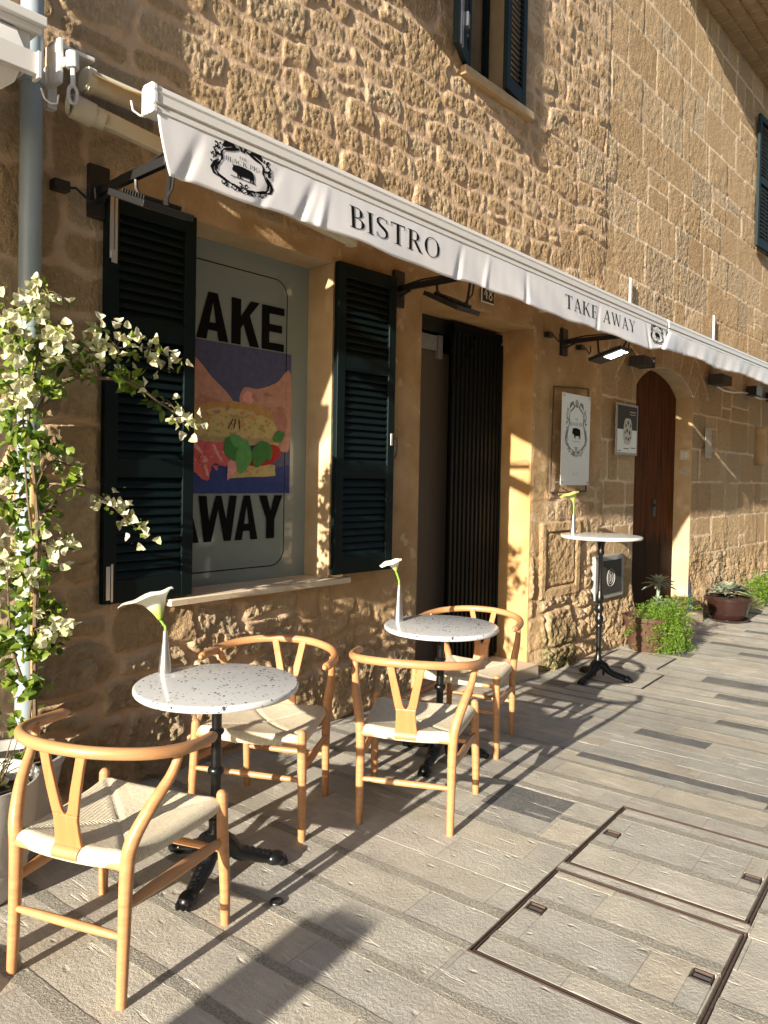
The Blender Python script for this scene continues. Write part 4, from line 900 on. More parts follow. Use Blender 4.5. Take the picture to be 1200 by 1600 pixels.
# ------------------------------------------------------------------ wall lamps
def wall_lamp(x, z, lab, tilt, lit, dx=.0):
    t = thing('wall_lamp', lab, 'wall lamp', (x, 3.39, z), 0, 'black bracket floodlights along the wall')
    mb = MB(); mb.box(-.05, .05, -.03, 0, -.12, .12)
    for s in (-1, 1): mb.lathe([(.008, 0), (.008, .006)], (0, 0, 0), 8)
    mb.build('wall_plate', 'black', t, local=True, smooth=False, bevel=.003)
    mb = MB(); R_ = Matrix.Rotation(radians(2), 3, 'X'); mb.box(-.013+dx*0, .013, -.58, -.02, -.018, .022); mb.tube([(0, -.03, -.05), (0, -.12, -.02)], .01, 6)
    a = mb.build('arm', 'black', t, local=True, smooth=False, bevel=.002)
    mb = MB(); mb.tube([(.01, -.03, .02), (.016, -.2, .04), (.014, -.42, .035), (.01, -.56, .05), (.005, -.63, -.02), (0, -.62, -.12), (0, -.56, -.17)], .006, 6); mb.build('cable', 'black', a, local=True)
    Rt = Matrix.Rotation(radians(tilt), 3, 'X'); C = Vector((0, -.46, -.155))
    def fl(mb, x0, x1, y0, y1, z0, z1):
        vs = [C+Rt @ Vector((a, b, c)) for a in (x0, x1) for b in (y0, y1) for c in (z0, z1)]
        mb.add(vs, [(0, 1, 3, 2), (4, 6, 7, 5), (0, 4, 5, 1), (2, 3, 7, 6), (0, 2, 6, 4), (1, 5, 7, 3)])
    mb = MB(); fl(mb, -.12, .12, -.15, .15, -.012, .016)
    for k in range(9): fl(mb, -.09, .09, -.09+k*.022, -.084+k*.022, .016, .034)
    h = mb.build('housing', 'black', t, local=True, smooth=False, bevel=.002)
    mb = MB(); fl(mb, -.10 if not lit else -.07, .10 if not lit else .07, -.13, .13 if not lit else .03, -.0145, -.013); mb.build('glass', 'led' if lit else 'pane', h, local=True, smooth=False)
    mb = MB(); e0, e1 = C+Rt @ Vector((0, -.12, .02)), C+Rt @ Vector((0, .10, .02))
    mb.tube([(0, -.57, .0), (0, -.60, -.05), e0], .009, 6); mb.build('yoke', 'black', t, local=True); mb = MB(); mb.tube([(0, -.34, -.01), (0, -.345, -.06), e1], .009, 6); mb.build('yoke', 'black', t, local=True)
    return t
wall_lamp(1.80, 2.83, 'black floodlight on a bracket above the left shutter, below the awning corner', 22, False)
wall_lamp(3.95, 2.80, 'black floodlight on a bracket left of the number 48 tile', 26, False)
wall_lamp(6.25, 2.77, 'lit black floodlight on a bracket above the pig sign', -16, True)
for (x, z, lab) in ((1.61, 2.80, 'small black iron hook block left of the first floodlight'), (5.94, 2.79, 'small black iron hook left of the lit floodlight'), (6.53, 2.76, 'small black iron hook right of the lit floodlight plate')):
    mb = MB(); mb.box(x-.035, x+.035, 3.33, 3.38, z-.022, z+.022); s = .11
    mb.tube([(x+.03, 3.35, z), (x+.07, 3.35, z+.01), (x+s, 3.34, z-.02), (x+s+.02, 3.33, z-.045), (x+s+.045, 3.33, z-.02), (x+s+.04, 3.33, z+.03)], .006, 6)
    mb.build('wall_hook', 'black', None, smooth=False, loc=(x, 3.38, z), label=lab, category='hook', group='iron hooks on the wall')
# fittings strung along the far wall
mb = MB(); mb.box(7.60, 7.86, 3.20, 3.36, 2.72, 2.82); mb.box(7.84, 7.87, 3.19, 3.36, 2.715, 2.825)
o = mb.build('grey_light_box', 'dgrey', None, smooth=False, bevel=.004, loc=(7.72, 3.36, 2.77), label='dark grey box light fixed to the wall just right of the lit floodlight', category='wall light')
mb = MB(); mb.box(9.98, 10.32, 3.18, 3.36, 2.77, 2.89); mb.box(9.96, 9.98, 3.175, 3.36, 2.765, 2.895)
mb.build('grey_light_box', 'dgrey', None, smooth=False, bevel=.004, loc=(10.15, 3.36, 2.83), label='dark grey box light right of the arched door, start of the cable', category='wall light')
mb = MB(); mb.box(10.1, 10.18, 3.33, 3.36, 2.90, 3.0); mb.build('junction_box', 'lgrey', None, smooth=False, bevel=.003, loc=(10.14, 3.37, 2.95), label='small pale box on the wall above the grey light box', category='box')
for x, lab in ((11.66, 'small black cube light in the middle of the far cable'), (12.62, 'small black cube light at the right edge of the picture')):
    mb = MB(); mb.box(x-.13, x+.13, 3.22, 3.36, 2.77, 2.90); mb.build('cube_light', 'black', None, smooth=False, bevel=.004, loc=(x, 3.36, 2.83), label=lab, category='wall light', group='black cube lights on the far wall')
mb = MB(); mb.tube([(10.25, 3.34, 2.77), (10.5, 3.34, 2.74), (10.9, 3.34, 2.75), (11.3, 3.34, 2.79), (11.55, 3.34, 2.80)], .012, 6); mb.tube([(11.78, 3.34, 2.79), (12.1, 3.34, 2.77), (12.5, 3.34, 2.80)], .012, 6)
mb.build('cable', 'sign', None, loc=(10.25, 3.36, 2.77), label='pale cable sagging between the wall lights at the right', category='cable')

# ------------------------------------------------------------------ signs
mb = MB(); mb.box(6.12, 6.66, 3.305, 3.312, 1.49, 2.31)
SG = mb.build('pig_sign', 'sign', None, smooth=False, bevel=.002, loc=(6.39, 3.37, 1.49), label='tall white sign with a black pig inside an ornate oval frame', category='sign')
sf = lambda u, v, e=0.: (u, 3.3035-e, v)
mb = MB(); crest(mb, 6.39, 1.995, .40, .50, sf, 9, words=False); mb.build('scrollwork', 'grey_ink', SG, smooth=False)
mb = MB(); text(mb, 'THE', 6.36, 2.075, .022, sf, .06); text(mb, 'BLACK PIG', 6.27, 2.025, .034, sf, .24); text(mb, 'MENU', 6.335, 1.585, .018, sf, .11, .6); mb.build('lettering', 'grey_ink', SG, smooth=False)
mb = MB(); tri_poly(mb, [(6.39+p[0]*.155, 1.955+p[1]*.17) for p in PIG], sf, .0004); mb.add([sf(6.32, 1.885), sf(6.46, 1.885), sf(6.46, 1.888), sf(6.32, 1.888)], [(0, 1, 2, 3)]); mb.build('pig_silhouette', 'ink', SG, smooth=False)
for u, v in ((6.15, 2.285), (6.63, 2.285), (6.15, 1.515), (6.63, 1.515)):
    mb = MB(); mb.tube([(u, 3.385, v), (u, 3.315, v), (u, 3.31, v), (u, 3.298, v)], [.006, .006, .009, .009], 10); mb.build('spacer', 'steel', SG)
mb = MB(); mb.box(7.31, 7.83, 3.345, 3.357, 1.80, 2.325)
S2 = mb.build('jeweller_plaque', 'lgrey', None, smooth=False, bevel=.003, loc=(7.57, 3.37, 1.8), label='framed dark plaque showing a white spotted bead beside the arched door', category='sign')
mb = MB(); mb.box(7.34, 7.80, 3.341, 3.345, 2.06, 2.30); mb.build('dark_field', 'dgrey', S2, smooth=False)
mb = MB(); mb.box(7.34, 7.80, 3.342, 3.345, 1.825, 2.06); mb.build('pale_field', 'sign', S2, smooth=False)
mb = MB(); mb.prism(cr([(7.50, 2.16), (7.57, 2.175), (7.64, 2.16), (7.67, 2.05), (7.64, 1.93), (7.57, 1.91), (7.50, 1.93), (7.47, 2.05)], 3), pf(3.3365), pf(3.341)); bd = mb.build('bead_picture', 'bead', S2, smooth=False)
mb = MB()
for (u, v, s) in ((7.52, 2.10, .014), (7.57, 2.13, .018), (7.63, 2.10, .014), (7.50, 2.03, .014), (7.55, 2.05, .018), (7.61, 2.03, .018), (7.53, 1.97, .014), (7.59, 1.965, .016), (7.64, 1.98, .01)):
    mb.prism([(u+s*cos(a)*.9, v+s*1.2*sin(a)) for a in np.linspace(0, 2*pi, 9)[:-1]], pf(3.335), pf(3.3365))
mb.build('spot', 'dgrey', bd, smooth=False)
mb = MB(); mb.box(7.355, 7.42, 3.340, 3.342, 1.838, 1.846); mb.box(7.49, 7.61, 3.340, 3.342, 1.862, 1.870); mb.box(7.66, 7.77, 3.340, 3.342, 1.872, 1.880); mb.build('caption_line', 'dgrey', S2, smooth=False)
mb = MB(); mb.box(7.62, 7.76, 3.3385, 3.341, 2.24, 2.248); mb.box(7.62, 7.76, 3.3385, 3.341, 2.215, 2.221); mb.build('heading_line', 'bead', S2, smooth=False)
# number tile 48
mb = MB(); mb.box(4.925, 5.095, 3.365, 3.375, 2.895, 3.03)
NT = mb.build('number_tile', 'num', None, smooth=False, bevel=.002, loc=(5.01, 3.375, 2.925), label='dark house number tile reading 48 above the doorway', category='number tile')
mb = MB(); mb.box(4.932, 5.088, 3.3625, 3.365, 2.902, 3.023); mb.build('tile_face', 'blue', NT, smooth=False)
mb = MB(); nf = lambda u, v, e=0.: (u, 3.3615-e, v-.03)
for q in path([(4.995, 2.985), (4.955, 2.985), (4.982, 3.035)], .011)+path([(4.985, 3.01), (4.985, 2.953)], .013)+arcst(5.040, 3.018, .020, .020, 0, 2*pi, .008, .009)+arcst(5.040, 2.975, .025, .024, 0, 2*pi, .008, .010): mb.add([nf(*p) for p in q], [(0, 1, 2, 3)])
mb.build('number', 'num', NT, smooth=False)
# bell, notes
mb = MB(); mb.box(9.577, 9.60, 0, 0, 0, 0)
mb = MB(); mb.box(9.556, 9.578, 3.42, 3.54, 1.80, 1.93); DB = mb.build('doorbell', 'cream', None, smooth=False, bevel=.004, loc=(9.57, 3.48, 1.8), label='small cream bell panel on the arched door jamb', category='doorbell')
mb = MB(); mb.box(9.551, 9.556, 3.44, 3.475, 1.83, 1.90); mb.build('button', 'sign', DB, smooth=False); mb = MB(); mb.box(9.551, 9.556, 3.485, 3.52, 1.83, 1.90); mb.build('button', 'sign', DB, smooth=False)
mb = MB(); R3 = Matrix.Rotation(radians(35), 3, 'X'); mb.box(9.567, 9.574, 3.42, 3.53, 1.62, 1.72, R3); mb.build('paper_note', 'paper', None, smooth=False, loc=(9.57, 3.48, 1.62), label='crumpled paper note stuck askew below the cream bell', category='note')
mb = MB(); mb.box(9.92, 10.14, 3.352, 3.358, 1.84, 2.22); mb.box(9.91, 10.13, 3.350, 3.352, 1.84, 2.02); mb.build('notice', 'paper', None, smooth=False, loc=(10.03, 3.37, 1.84), label='faded paper notice on the blocks right of the arched door', category='notice')

# ------------------------------------------------------------------ chairs
def sub(pts, k=4):
    out = []; P_ = [Vector(p) for p in pts]; n = len(P_)
    for i in range(n-1):
        p0, p1, p2, p3 = P_[max(i-1, 0)], P_[i], P_[i+1], P_[min(i+2, n-1)]
        for j in range(k):
            t = j/k; out.append(.5*((2*p1)+(p2-p0)*t+(2*p0-5*p1+4*p2-p3)*t*t+(3*p1-p0-3*p2+p3)*t**3))
    out.append(P_[-1]); return out
def interp(vals, n):
    x = np.linspace(0, len(vals)-1, n); return list(np.interp(x, np.arange(len(vals)), vals))
def make_chair(lab):
    t = thing('wishbone_chair', lab, 'chair', (0, 0, 0), 0, 'beech wishbone chairs at the bistro tables')
    B = lambda mb, nm, mat='beech', par=None: mb.build(nm, mat, par or t, local=True)
    for s in (-1, 1):
        mb = MB(); p = sub([(.225, s*.258, 0), (.222, s*.256, .15), (.215, s*.25, .30), (.212, s*.247, .43), (.211, s*.246, .452), (.211, s*.246, .462), (.211, s*.246, .467)], 3)
        mb.tube(p, interp([.0155, .0185, .020, .0195, .0185, .013, .004], len(p)), 14); B(mb, 'leg')
    for s in (-1, 1):
        mb = MB(); p = sub([(-.245, s*.205, 0), (-.236, s*.205, .20), (-.230, s*.207, .38), (-.222, s*.217, .47), (-.175, s*.245, .56), (-.115, s*.268, .63), (-.085, s*.277, .685), (-.082, s*.278, .715)], 5)
        mb.tube(p, interp([.0155, .0185, .021, .022, .0195, .0165, .014, .012], len(p)), 14); B(mb, 'leg')
    mb = MB(); arc = [(.075, .298, .703), (.0, .302, .705), (-.09, .29, .712), (-.18, .245, .722), (-.245, .16, .731), (-.278, .06, .736)]
    pts = arc+[(x, -y, z) for x, y, z in reversed(arc)]
    p = sub(pts, 6); rr = [.0185]*len(p); rr[0] = rr[-1] = .010; rr[1] = rr[-2] = .0165
    mb.tube(p, rr, 16); mb.blob(p[0], .012, .012, .012); mb.blob(p[-1], .012, .012, .012); B(mb, 'top_rail')
    # y splat
    half = [(-.048, 0), (-.045, .10), (-.052, .16), (-.085, .30), (-.058, .302), (-.022, .135), (-.016, .108), (-.008, .098)]
    poly = half+[(0, .096)]+[(-a, b) for a, b in reversed(half)]
    left = [(-.052, 0), (-.045, .08), (-.048, .12), (-.092, .30), (-.058, .30), (-.020, .125), (-.012, .104), (0, .096), (0, 0)]
    mb = MB()
    def sx_(v): return -.232-.033*sin(v/.30*pi/2)*.9
    f0 = lambda u, v: (sx_(v)-.0065, u, .425+v); f1 = lambda u, v: (sx_(v)+.0065, u, .425+v)
    # trunk and two arms as strips so the fork stays open
    def strip(rows):
        n_ = len(rows); vs = []
        for (ul, ur, v) in rows: vs += [f0(ul, v), f0(ur, v), f1(ur, v), f1(ul, v)]
        fs = [(0, 3, 2, 1), tuple(4*(n_-1)+k for k in (0, 1, 2, 3))]
        for i in range(n_-1):
            for k in range(4): fs.append((4*i+k, 4*i+(k+1) % 4, 4*(i+1)+(k+1) % 4, 4*(i+1)+k))
        mb.add(vs, fs)
    strip([(-.050, .050, 0), (-.045, .045, .05), (-.044, .044, .09), (-.047, .047, .105)])
    for s in (-1, 1):
        rows = [(.0, .047, .105), (.006, .048, .110), (.012, .050, .120), (.017, .054, .14), (.028, .064, .19), (.043, .076, .25), (.054, .088, .305)]
        strip([(a*s, b*s, v) for a, b, v in rows] if s > 0 else [(b*s, a*s, v) for a, b, v in rows])
    mb.build('splat', 'beech_splat', t, local=True, smooth=False, bevel=.003)
    # rails and stretchers
    mb = MB(); mb.tube([(-.232, -.2, .405), (-.232, .2, .405)], .016, 12); mb.tube([(.213, -.24, .405), (.213, .24, .405)], .016, 12)
    for s in (-1, 1): mb.tube([(-.232, s*.198, .405), (.212, s*.236, .405)], .010, 10)
    B(mb, 'seat_rail')
    mb = MB(); mb.tube(sub([(-.238, -.2, .20), (-.238, -.1, .20), (-.238, .1, .20), (-.238, .2, .20)], 2), [.009, .0115, .013, .014, .013, .0115, .009], 12); B(mb, 'stretcher')
    mb = MB(); mb.tube(sub([(.22, -.25, .255), (.22, -.1, .255), (.22, .1, .255), (.22, .25, .255)], 2), [.009, .0115, .013, .014, .013, .0115, .009], 12); B(mb, 'stretcher')
    for s in (-1, 1):
        mb = MB(); pts = [(-.236, s*.205, .29), (-.12, s*.216, .29), (0, s*.227, .29), (.12, s*.238, .29), (.218, s*.25, .29)]
        mb.tube(sub(pts, 3), interp([.014, .021, .024, .021, .014], 13), 14, sx=1., up=(0, 0, 1))
        mb.v = [(v[0], (v[1]-(s*(.205+.045*(v[0]+.236)/.454)))*.55+(s*(.205+.045*(v[0]+.236)/.454)), v[2]) for v in mb.v]; B(mb, 'stretcher')
    # woven cord seat
    N_ = 44; vs = []; fs = []; cords = []
    def zt(a, b):   # a,b in -1..1
        dip = .024*(1-a*a)*(1-b*b); ridge = .009*max(0, 1-abs(abs(a)-abs(b))*11)
        ed = max(abs(a), abs(b)); roll_ = .016*max(0, (ed-.90)/.10)**2
        corner = .012*(abs(a)*abs(b))**3
        return .437-dip-roll_+corner-ridge*.7
    def xy(a, b):
        x = -.010+.226*a; hw = .226+.022*a; x += .012*(1-b*b)*(1 if a > 0 else -1)*abs(a)**6
        return x, hw*b
    me = MB()
    for i in range(N_+1):
        for j in range(N_+1):
            a, b = -1+2*i/N_, -1+2*j/N_; x, y_ = xy(a, b); vs.append((x, y_, zt(a, b)))
    top = len(vs)
    for i in range(N_):
        for j in range(N_): fs.append((i*(N_+1)+j, (i+1)*(N_+1)+j, (i+1)*(N_+1)+j+1, i*(N_+1)+j+1))
    ring = [(i, 0) for i in range(N_)]+[(N_, j) for j in range(N_)]+[(i, N_) for i in range(N_, 0, -1)]+[(0, j) for j in range(N_, 0, -1)]
    prev = [i*(N_+1)+j for i, j in ring]
    for dz, sc_ in ((-.009, 1.022), (-.02, 1.026), (-.031, 1.01), (-.036, .96)):
        cur = []
        for (i, j) in ring:
            a, b = -1+2*i/N_, -1+2*j/N_; x, y_ = xy(a, b); cur.append(len(vs)); vs.append(((x+.01)*sc_-.01, y_*sc_, zt(a, b)+dz))
        for k in range(len(ring)): k2 = (k+1) % len(ring); fs.append((prev[k], cur[k], cur[k2], prev[k2]))
        prev = cur
    fs.append(tuple(reversed(prev)))
    # notches around the legs are hidden by the posts; leave a gap for the splat foot
    me.add(vs, fs); o = me.build('seat', 'cord', t, local=True, angle=70)
    # cord direction per face
    md = o.data; at = md.attributes.new('cord', 'FLOAT', 'CORNER'); vals = np.zeros(len(md.loops), np.float32)
    for pol in md.polygons:
        c = pol.center; a, b = (c.x+.01)/.222, c.y/.235
        for li in pol.loop_indices:
            v = md.vertices[md.loops[li].vertex_index].co; vals[li] = v.y if abs(a) >= abs(b) else v.x
    at.data.foreach_set('value', vals)
    mb = MB(); mb.tube([(-.236, -.048, .41), (-.236, .048, .41)], .0215, 14); mb.build('splat_seat', 'beech', t, local=True)
    return t
ch0 = make_chair('beech wishbone chair nearest the camera, back turned, beside the grey pots')
def put(o, x, y, rz): o.location = (x, y, gz(x)); o.rotation_euler = (0, 0, radians(rz))
put(ch0, 1.313, 2.268, 21)
for x, y, rz, lab in ((2.28, 2.687, 207, 'beech wishbone chair behind the front table, facing the camera, next to the rubble wall'),
                      (2.796, 2.227, 27.5, 'beech wishbone chair with its back to the camera before the middle table'),
                      (3.74, 2.60, 195, 'beech wishbone chair behind the middle table, in front of the doorway')):
    c = copy_tree(ch0); c['label'] = lab; put(c, x, y, rz)

# ------------------------------------------------------------------ tables
def make_table(lab, H, R, tall, mat):
    t = thing('bistro_table', lab, 'table', (0, 0, 0), 0, 'round pedestal tables')
    mb = MB(); mb.lathe([(.0, H-.026), (R-.02, H-.026), (R-.006, H-.025), (R-.001, H-.020), (R, H-.014), (R-.001, H-.005), (R-.005, H-.001), (R-.010, H), (0, H)], seg=72, cap=False); mb.build('table_top', mat, t, local=True)
    mb = MB(); mb.lathe([(0, H-.034), (.09, H-.036), (.10, H-.0275), (.0, H-.0265)], seg=24, cap=False)
    if not tall:
        pr = [(.0, .12), (.030, .12), (.033, .15), (.027, .17), (.025, .20), (.027, .205), (.027, .215), (.019, .222), (.019, H-.36), (.022, H-.355), (.031, H-.345), (.033, H-.335), (.029, H-.325), (.021, H-.32), (.019, H-.20), (.026, H-.195), (.030, H-.185), (.026, H-.178), (.019, H-.175), (.019, H-.05), (.024, H-.04), (.05, H-.035), (0, H-.034)]
    else:
        pr = [(.0, .14), (.034, .14), (.036, .17), (.024, .20), (.021, .24), (.022, .44), (.027, .445), (.029, .46), (.022, .475), (.034, .50), (.036, .53), (.022, .555), (.020, .57), (.032, .585), (.036, .61), (.026, .635), (.020, .65), (.030, .665), (.035, .69), (.028, .72), (.022, .74), (.019, .76), (.019, H-.17), (.026, H-.16), (.030, H-.14), (.024, H-.12), (.028, H-.09), (.033, H-.06), (.05, H-.036), (0, H-.034)]
    mb.lathe(pr, seg=24, cap=False); mb.build('column', 'iron', t, local=True)
    HB = .14 if not tall else .15
    for k in range(3):
        a = 2*pi*k/3; mb = MB(); ca, sa = cos(a), sin(a)
        q = sub([(.018, 0, HB-.01), (.05, 0, HB-.025), (.085, 0, HB-.065), (.13, 0, .058), (.18, 0, .040), (.215, 0, .030), (.245, 0, .018)], 4)
        pts = [(x*ca, x*sa, z) for x, y, z in q]; mb.tube(pts, interp([.044, .040, .035, .030, .026, .024, .020], len(q)), 12, up=(0, 0, 1), sx=.85)
        for i in range(3, len(q)-4, 2):
            x, _, z = q[i]; mb.blob((x*ca, x*sa, z+.018), .016, .018, .014, None, 8, 5)
        Rz = Matrix.Rotation(a, 3, 'Z')
        mb.blob((.235*ca, .235*sa, .028), .042, .034, .028, Rz)
        for s in (-1, 0, 1): mb.blob(Rz @ Vector((.262, s*.020, .018)), .022, .012, .017, Rz, 8, 6)
        mb.blob(Rz @ Vector((.045, .0, HB-.07)), .014, .012, .045, None, 8, 6)
        mb.build('foot', 'iron', t, local=True)
    return t
T1 = make_table('round white terrazzo bistro table in front, a lily vase at its left rim', .74, .312, False, 'terrazzo')
T1.location = (1.79, 2.405, 0); T1.rotation_euler.z = radians(90)
T2 = copy_tree(T1); T2['label'] = 'round white terrazzo bistro table in the middle, between two chairs before the doorway'; T2.location = (3.345, 2.505, gz(3.34)); T2.rotation_euler.z = radians(80)
T3 = make_table('tall standing table with pale marble top and turned black column', 1.225, .335, True, 'marble')
T3.location = (6.07, 2.885, gz(6.03)); T3.rotation_euler.z = radians(55)

# ------------------------------------------------------------------ lilies in steel vases
def vase_lily(x, y, z, lab_v, lab_f, size, tip, lean, hv=.17, hf=.09, pm='lily'):
    v = MB(); v.lathe([(0, 0), (.026, 0), (.0265, .004), (.024, .03), (.018, hv*.45), (.0125, hv*.75), (.0095, hv), (.0075, hv), (.0075, hv-.02), (0, hv-.02)], (x, y, z), 28, cap=False)
    v.build('vase', 'steel', None, loc=(x, y, z), label=lab_v, category='vase', group='steel bud vases on the tables')
    t = thing('calla_lily', lab_f, 'flower', (x, y, z+hv), 0, 'white calla lilies')
    d = Vector((cos(tip), sin(tip), 0)); sd_ = Vector((-d.y, d.x, 0)); top = Vector((x, y, z+hv))+Vector((lean[0], lean[1], hf))
    mb = MB(); p = sub([(x, y, z+.02), (x, y, z+hv), Vector((x, y, z+hv+hf*.5))+Vector((lean[0]*.3, lean[1]*.3, 0)), top], 4); mb.tube(p, .0055, 8); mb.build('stem', 'stem', t)
    mb = MB(); nt, nph = 22, 32; vs = []; cen = Vector(top); Z_ = Vector((0, 0, 1))
    for i in range(nt+1):
        a = i/nt; th = radians(10+6*a); ax = Z_*cos(th)+d*sin(th); e1 = d*cos(th)-Z_*sin(th)
        if i: cen = cen+ax*(.098*size/nt)+d*(.034*size*a/nt)
        r_ = (.0055+.056*a**1.15)*size; fl_ = max(0, (a-.55)/.45)
        for k in range(nph+1):
            ph = -pi+2*pi*k/nph; c1, s1_ = cos(ph), sin(ph)
            ext = fl_**1.4*(.014+.022*max(0, c1)+.016*abs(s1_))*size
            p = cen+e1*c1*(r_+ext*.9)+sd_*s1_*(r_*.95+ext*.8)
            p += ax*(-.018*fl_**3*(1-.4*c1)*size + .008*max(0, -c1)*a*size) - Z_*(.018*size*fl_**2.5*max(0, c1)**1.5)
            p += Z_*(.0035*size*sin(ph*6+a*3)*fl_**2)
            vs.append(p)
    fs = [(i*(nph+1)+k, (i+1)*(nph+1)+k, (i+1)*(nph+1)+k+1, i*(nph+1)+k+1) for i in range(nt) for k in range(nph)]
    lo = [f for f in fs if f[0] < 8*(nph+1)]; hi = [f for f in fs if f[0] >= 8*(nph+1)]
    mb.add(vs, fs); o = mb.build('petal', pm, t, angle=180)
    at = o.data.attributes.new('tt', 'FLOAT', 'POINT'); at.data.foreach_set('value', [i/nt for i in range(nt+1) for k in range(nph+1)])
    sm = o.modifiers.new('thick', 'SOLIDIFY'); sm.thickness = .0018
    mb = MB(); mb.tube([top+Vector((0, 0, .02*size)), top+d*.02*size+Vector((0, 0, .075*size))], .004, 8); mb.build('spadix', 'lily_base', t)
vase_lily(1.731, 2.672, .74, 'brushed steel bud vase at the left rim of the front table', 'large white calla lily leaning left over the front table', 1.25, radians(133), (-.018, .012), .17, .045)
vase_lily(3.262, 2.74, .74+gz(3.3), 'brushed steel bud vase at the left rim of the middle table', 'small white calla lily standing upright on the middle table', .72, radians(150), (-.018, .01), .20, .075)
vase_lily(6.02, 3.12, 1.225+gz(6.03), 'thin steel bud vase on the tall marble table', 'yellow green calla lily seen from behind on the tall table', .95, radians(140), (-.005, .0), .17, .10, 'lily_base')

# ------------------------------------------------------------------ pots and plants
def leaf_mesh(name, mat, parent, items, fold=.25, **kw):
    """items: (pos, dir, normal-ish, length, width, rnd) -> folded diamond leaves of 6 verts"""
    n = len(items); P = np.array([i[0] for i in items], float); D = np.array([i[1] for i in items], float); Nn = np.array([i[2] for i in items], float)
    L = np.array([i[3] for i in items])[:, None]; Wd = np.array([i[4] for i in items])[:, None]; R_ = np.array([i[5] for i in items])
    D /= np.linalg.norm(D, axis=1)[:, None]; S = np.cross(D, Nn); S /= (np.linalg.norm(S, axis=1)[:, None]+1e-9); U = np.cross(S, D)
    v = np.stack([P, P+D*L*.3+S*Wd*.5+U*Wd*fold, P+D*L*.3-S*Wd*.5+U*Wd*fold, P+D*L*.35, P+D*L*.72+S*Wd*.36+U*Wd*fold*.4, P+D*L*.72-S*Wd*.36+U*Wd*fold*.4, P+D*L-U*L*.10], 1)
    base = np.arange(n)[:, None]*7
    F = np.concatenate([base+np.array(f) for f in ([0, 3, 1], [0, 2, 3], [3, 4, 1], [3, 2, 5], [3, 6, 4], [3, 5, 6])], 0)
    me = bpy.data.meshes.new(name); org = ORG.get(parent.name, Vector((0, 0, 0))) if parent is not None else Vector((0, 0, 0))
    me.from_pydata((v.reshape(-1, 3)-np.array(org)).tolist(), [], F.tolist()); a = me.attributes.new('rnd', 'FLOAT', 'POINT'); a.data.foreach_set('value', np.repeat(R_, 7).astype(np.float32))
    me.materials.append(M[mat]); me.polygons.foreach_set('use_smooth', [True]*len(me.polygons)); o = bpy.data.objects.new(name, me); COL.objects.link(o); o.parent = parent
    for k, val in kw.items(): o[k] = val
    return o
def rdir(up=.0):
    v = rng.normal(size=3); v[2] += up; return v/np.linalg.norm(v)
# bougainvillea
FL = [ (1.327,2.932,2.222,5),(1.329,3.000,2.176,5),(1.378,2.961,2.199,4),(1.248,3.013,2.110,4),(1.258,3.018,2.040,5),(1.372,2.894,2.080,4),(1.405,2.883,2.059,4),(1.351,3.064,2.033,5),(1.248,2.937,1.959,4),(1.258,2.932,1.888,5),(1.287,3.099,1.777,5),(1.329,2.983,1.837,5),(1.520,3.064,2.043,4),(1.589,2.985,2.123,4),(1.689,3.021,2.108,5),(1.706,2.913,2.094,4),(1.608,3.020,2.037,4),(1.593,3.071,2.013,4),(1.396,2.995,1.982,4),(1.861,3.043,2.045,4),(1.975,3.028,2.043,4),(1.831,2.894,2.061,3),(1.740,3.047,2.024,3),(1.805,3.010,1.924,2),(1.975,2.946,1.781,4),(1.998,2.887,1.761,4),(2.020,3.070,1.832,3),(1.293,2.984,1.822,4),(1.554,3.038,1.539,3),(1.490,3.073,1.543,3),(1.689,3.037,1.411,4),(1.785,3.083,1.343,5),(1.794,2.967,1.293,4),(1.498,3.056,1.263,5),(1.429,2.978,1.206,5),(1.326,3.086,1.160,5),(1.272,3.073,1.116,5),(1.299,2.901,1.131,4),(1.404,2.910,0.959,5),(1.382,2.928,0.896,4),(1.308,3.092,1.224,4),(1.462,2.976,2.204,2),(1.233,3.018,2.181,3),(1.346,2.946,0.911,3),(1.310,2.992,1.627,3),(1.229,2.965,1.480,4),(1.347,2.957,1.307,3) ]
LF = [ (1.368,3.077,2.163,0.060,9),(1.319,3.077,2.029,0.081,16),(1.450,3.141,2.054,0.078,14),(1.537,3.096,2.009,0.060,8),(1.676,3.146,2.030,0.044,5),(1.307,3.131,1.881,0.083,16),(1.407,3.158,1.893,0.078,14),(1.305,3.094,1.728,0.071,16),(1.335,2.993,1.653,0.069,14),(1.310,3.132,1.552,0.061,14),(1.408,3.153,1.476,0.067,14),(1.327,3.141,1.373,0.067,14),(1.362,3.074,1.248,0.065,12),(1.301,3.103,1.123,0.060,14),(1.357,3.002,1.128,0.064,14),(1.375,3.126,0.984,0.072,16),(1.429,3.075,0.984,0.049,10),(1.279,3.017,0.885,0.064,14),(1.346,2.973,0.857,0.058,12),(1.497,3.131,0.835,0.039,6),(1.328,3.158,0.700,0.056,8),(1.337,2.978,0.708,0.053,8),(1.338,3.120,0.524,0.044,5),(1.318,3.042,0.420,0.038,3),(1.435,2.990,1.632,0.047,5),(1.504,3.019,1.505,0.037,4),(1.811,3.114,1.931,0.038,5),(1.953,3.135,1.859,0.033,4),(1.696,2.969,1.964,0.037,4),(1.572,3.083,1.959,0.038,4),(1.397,2.969,1.880,0.052,8),(1.439,3.104,1.372,0.044,7) ]
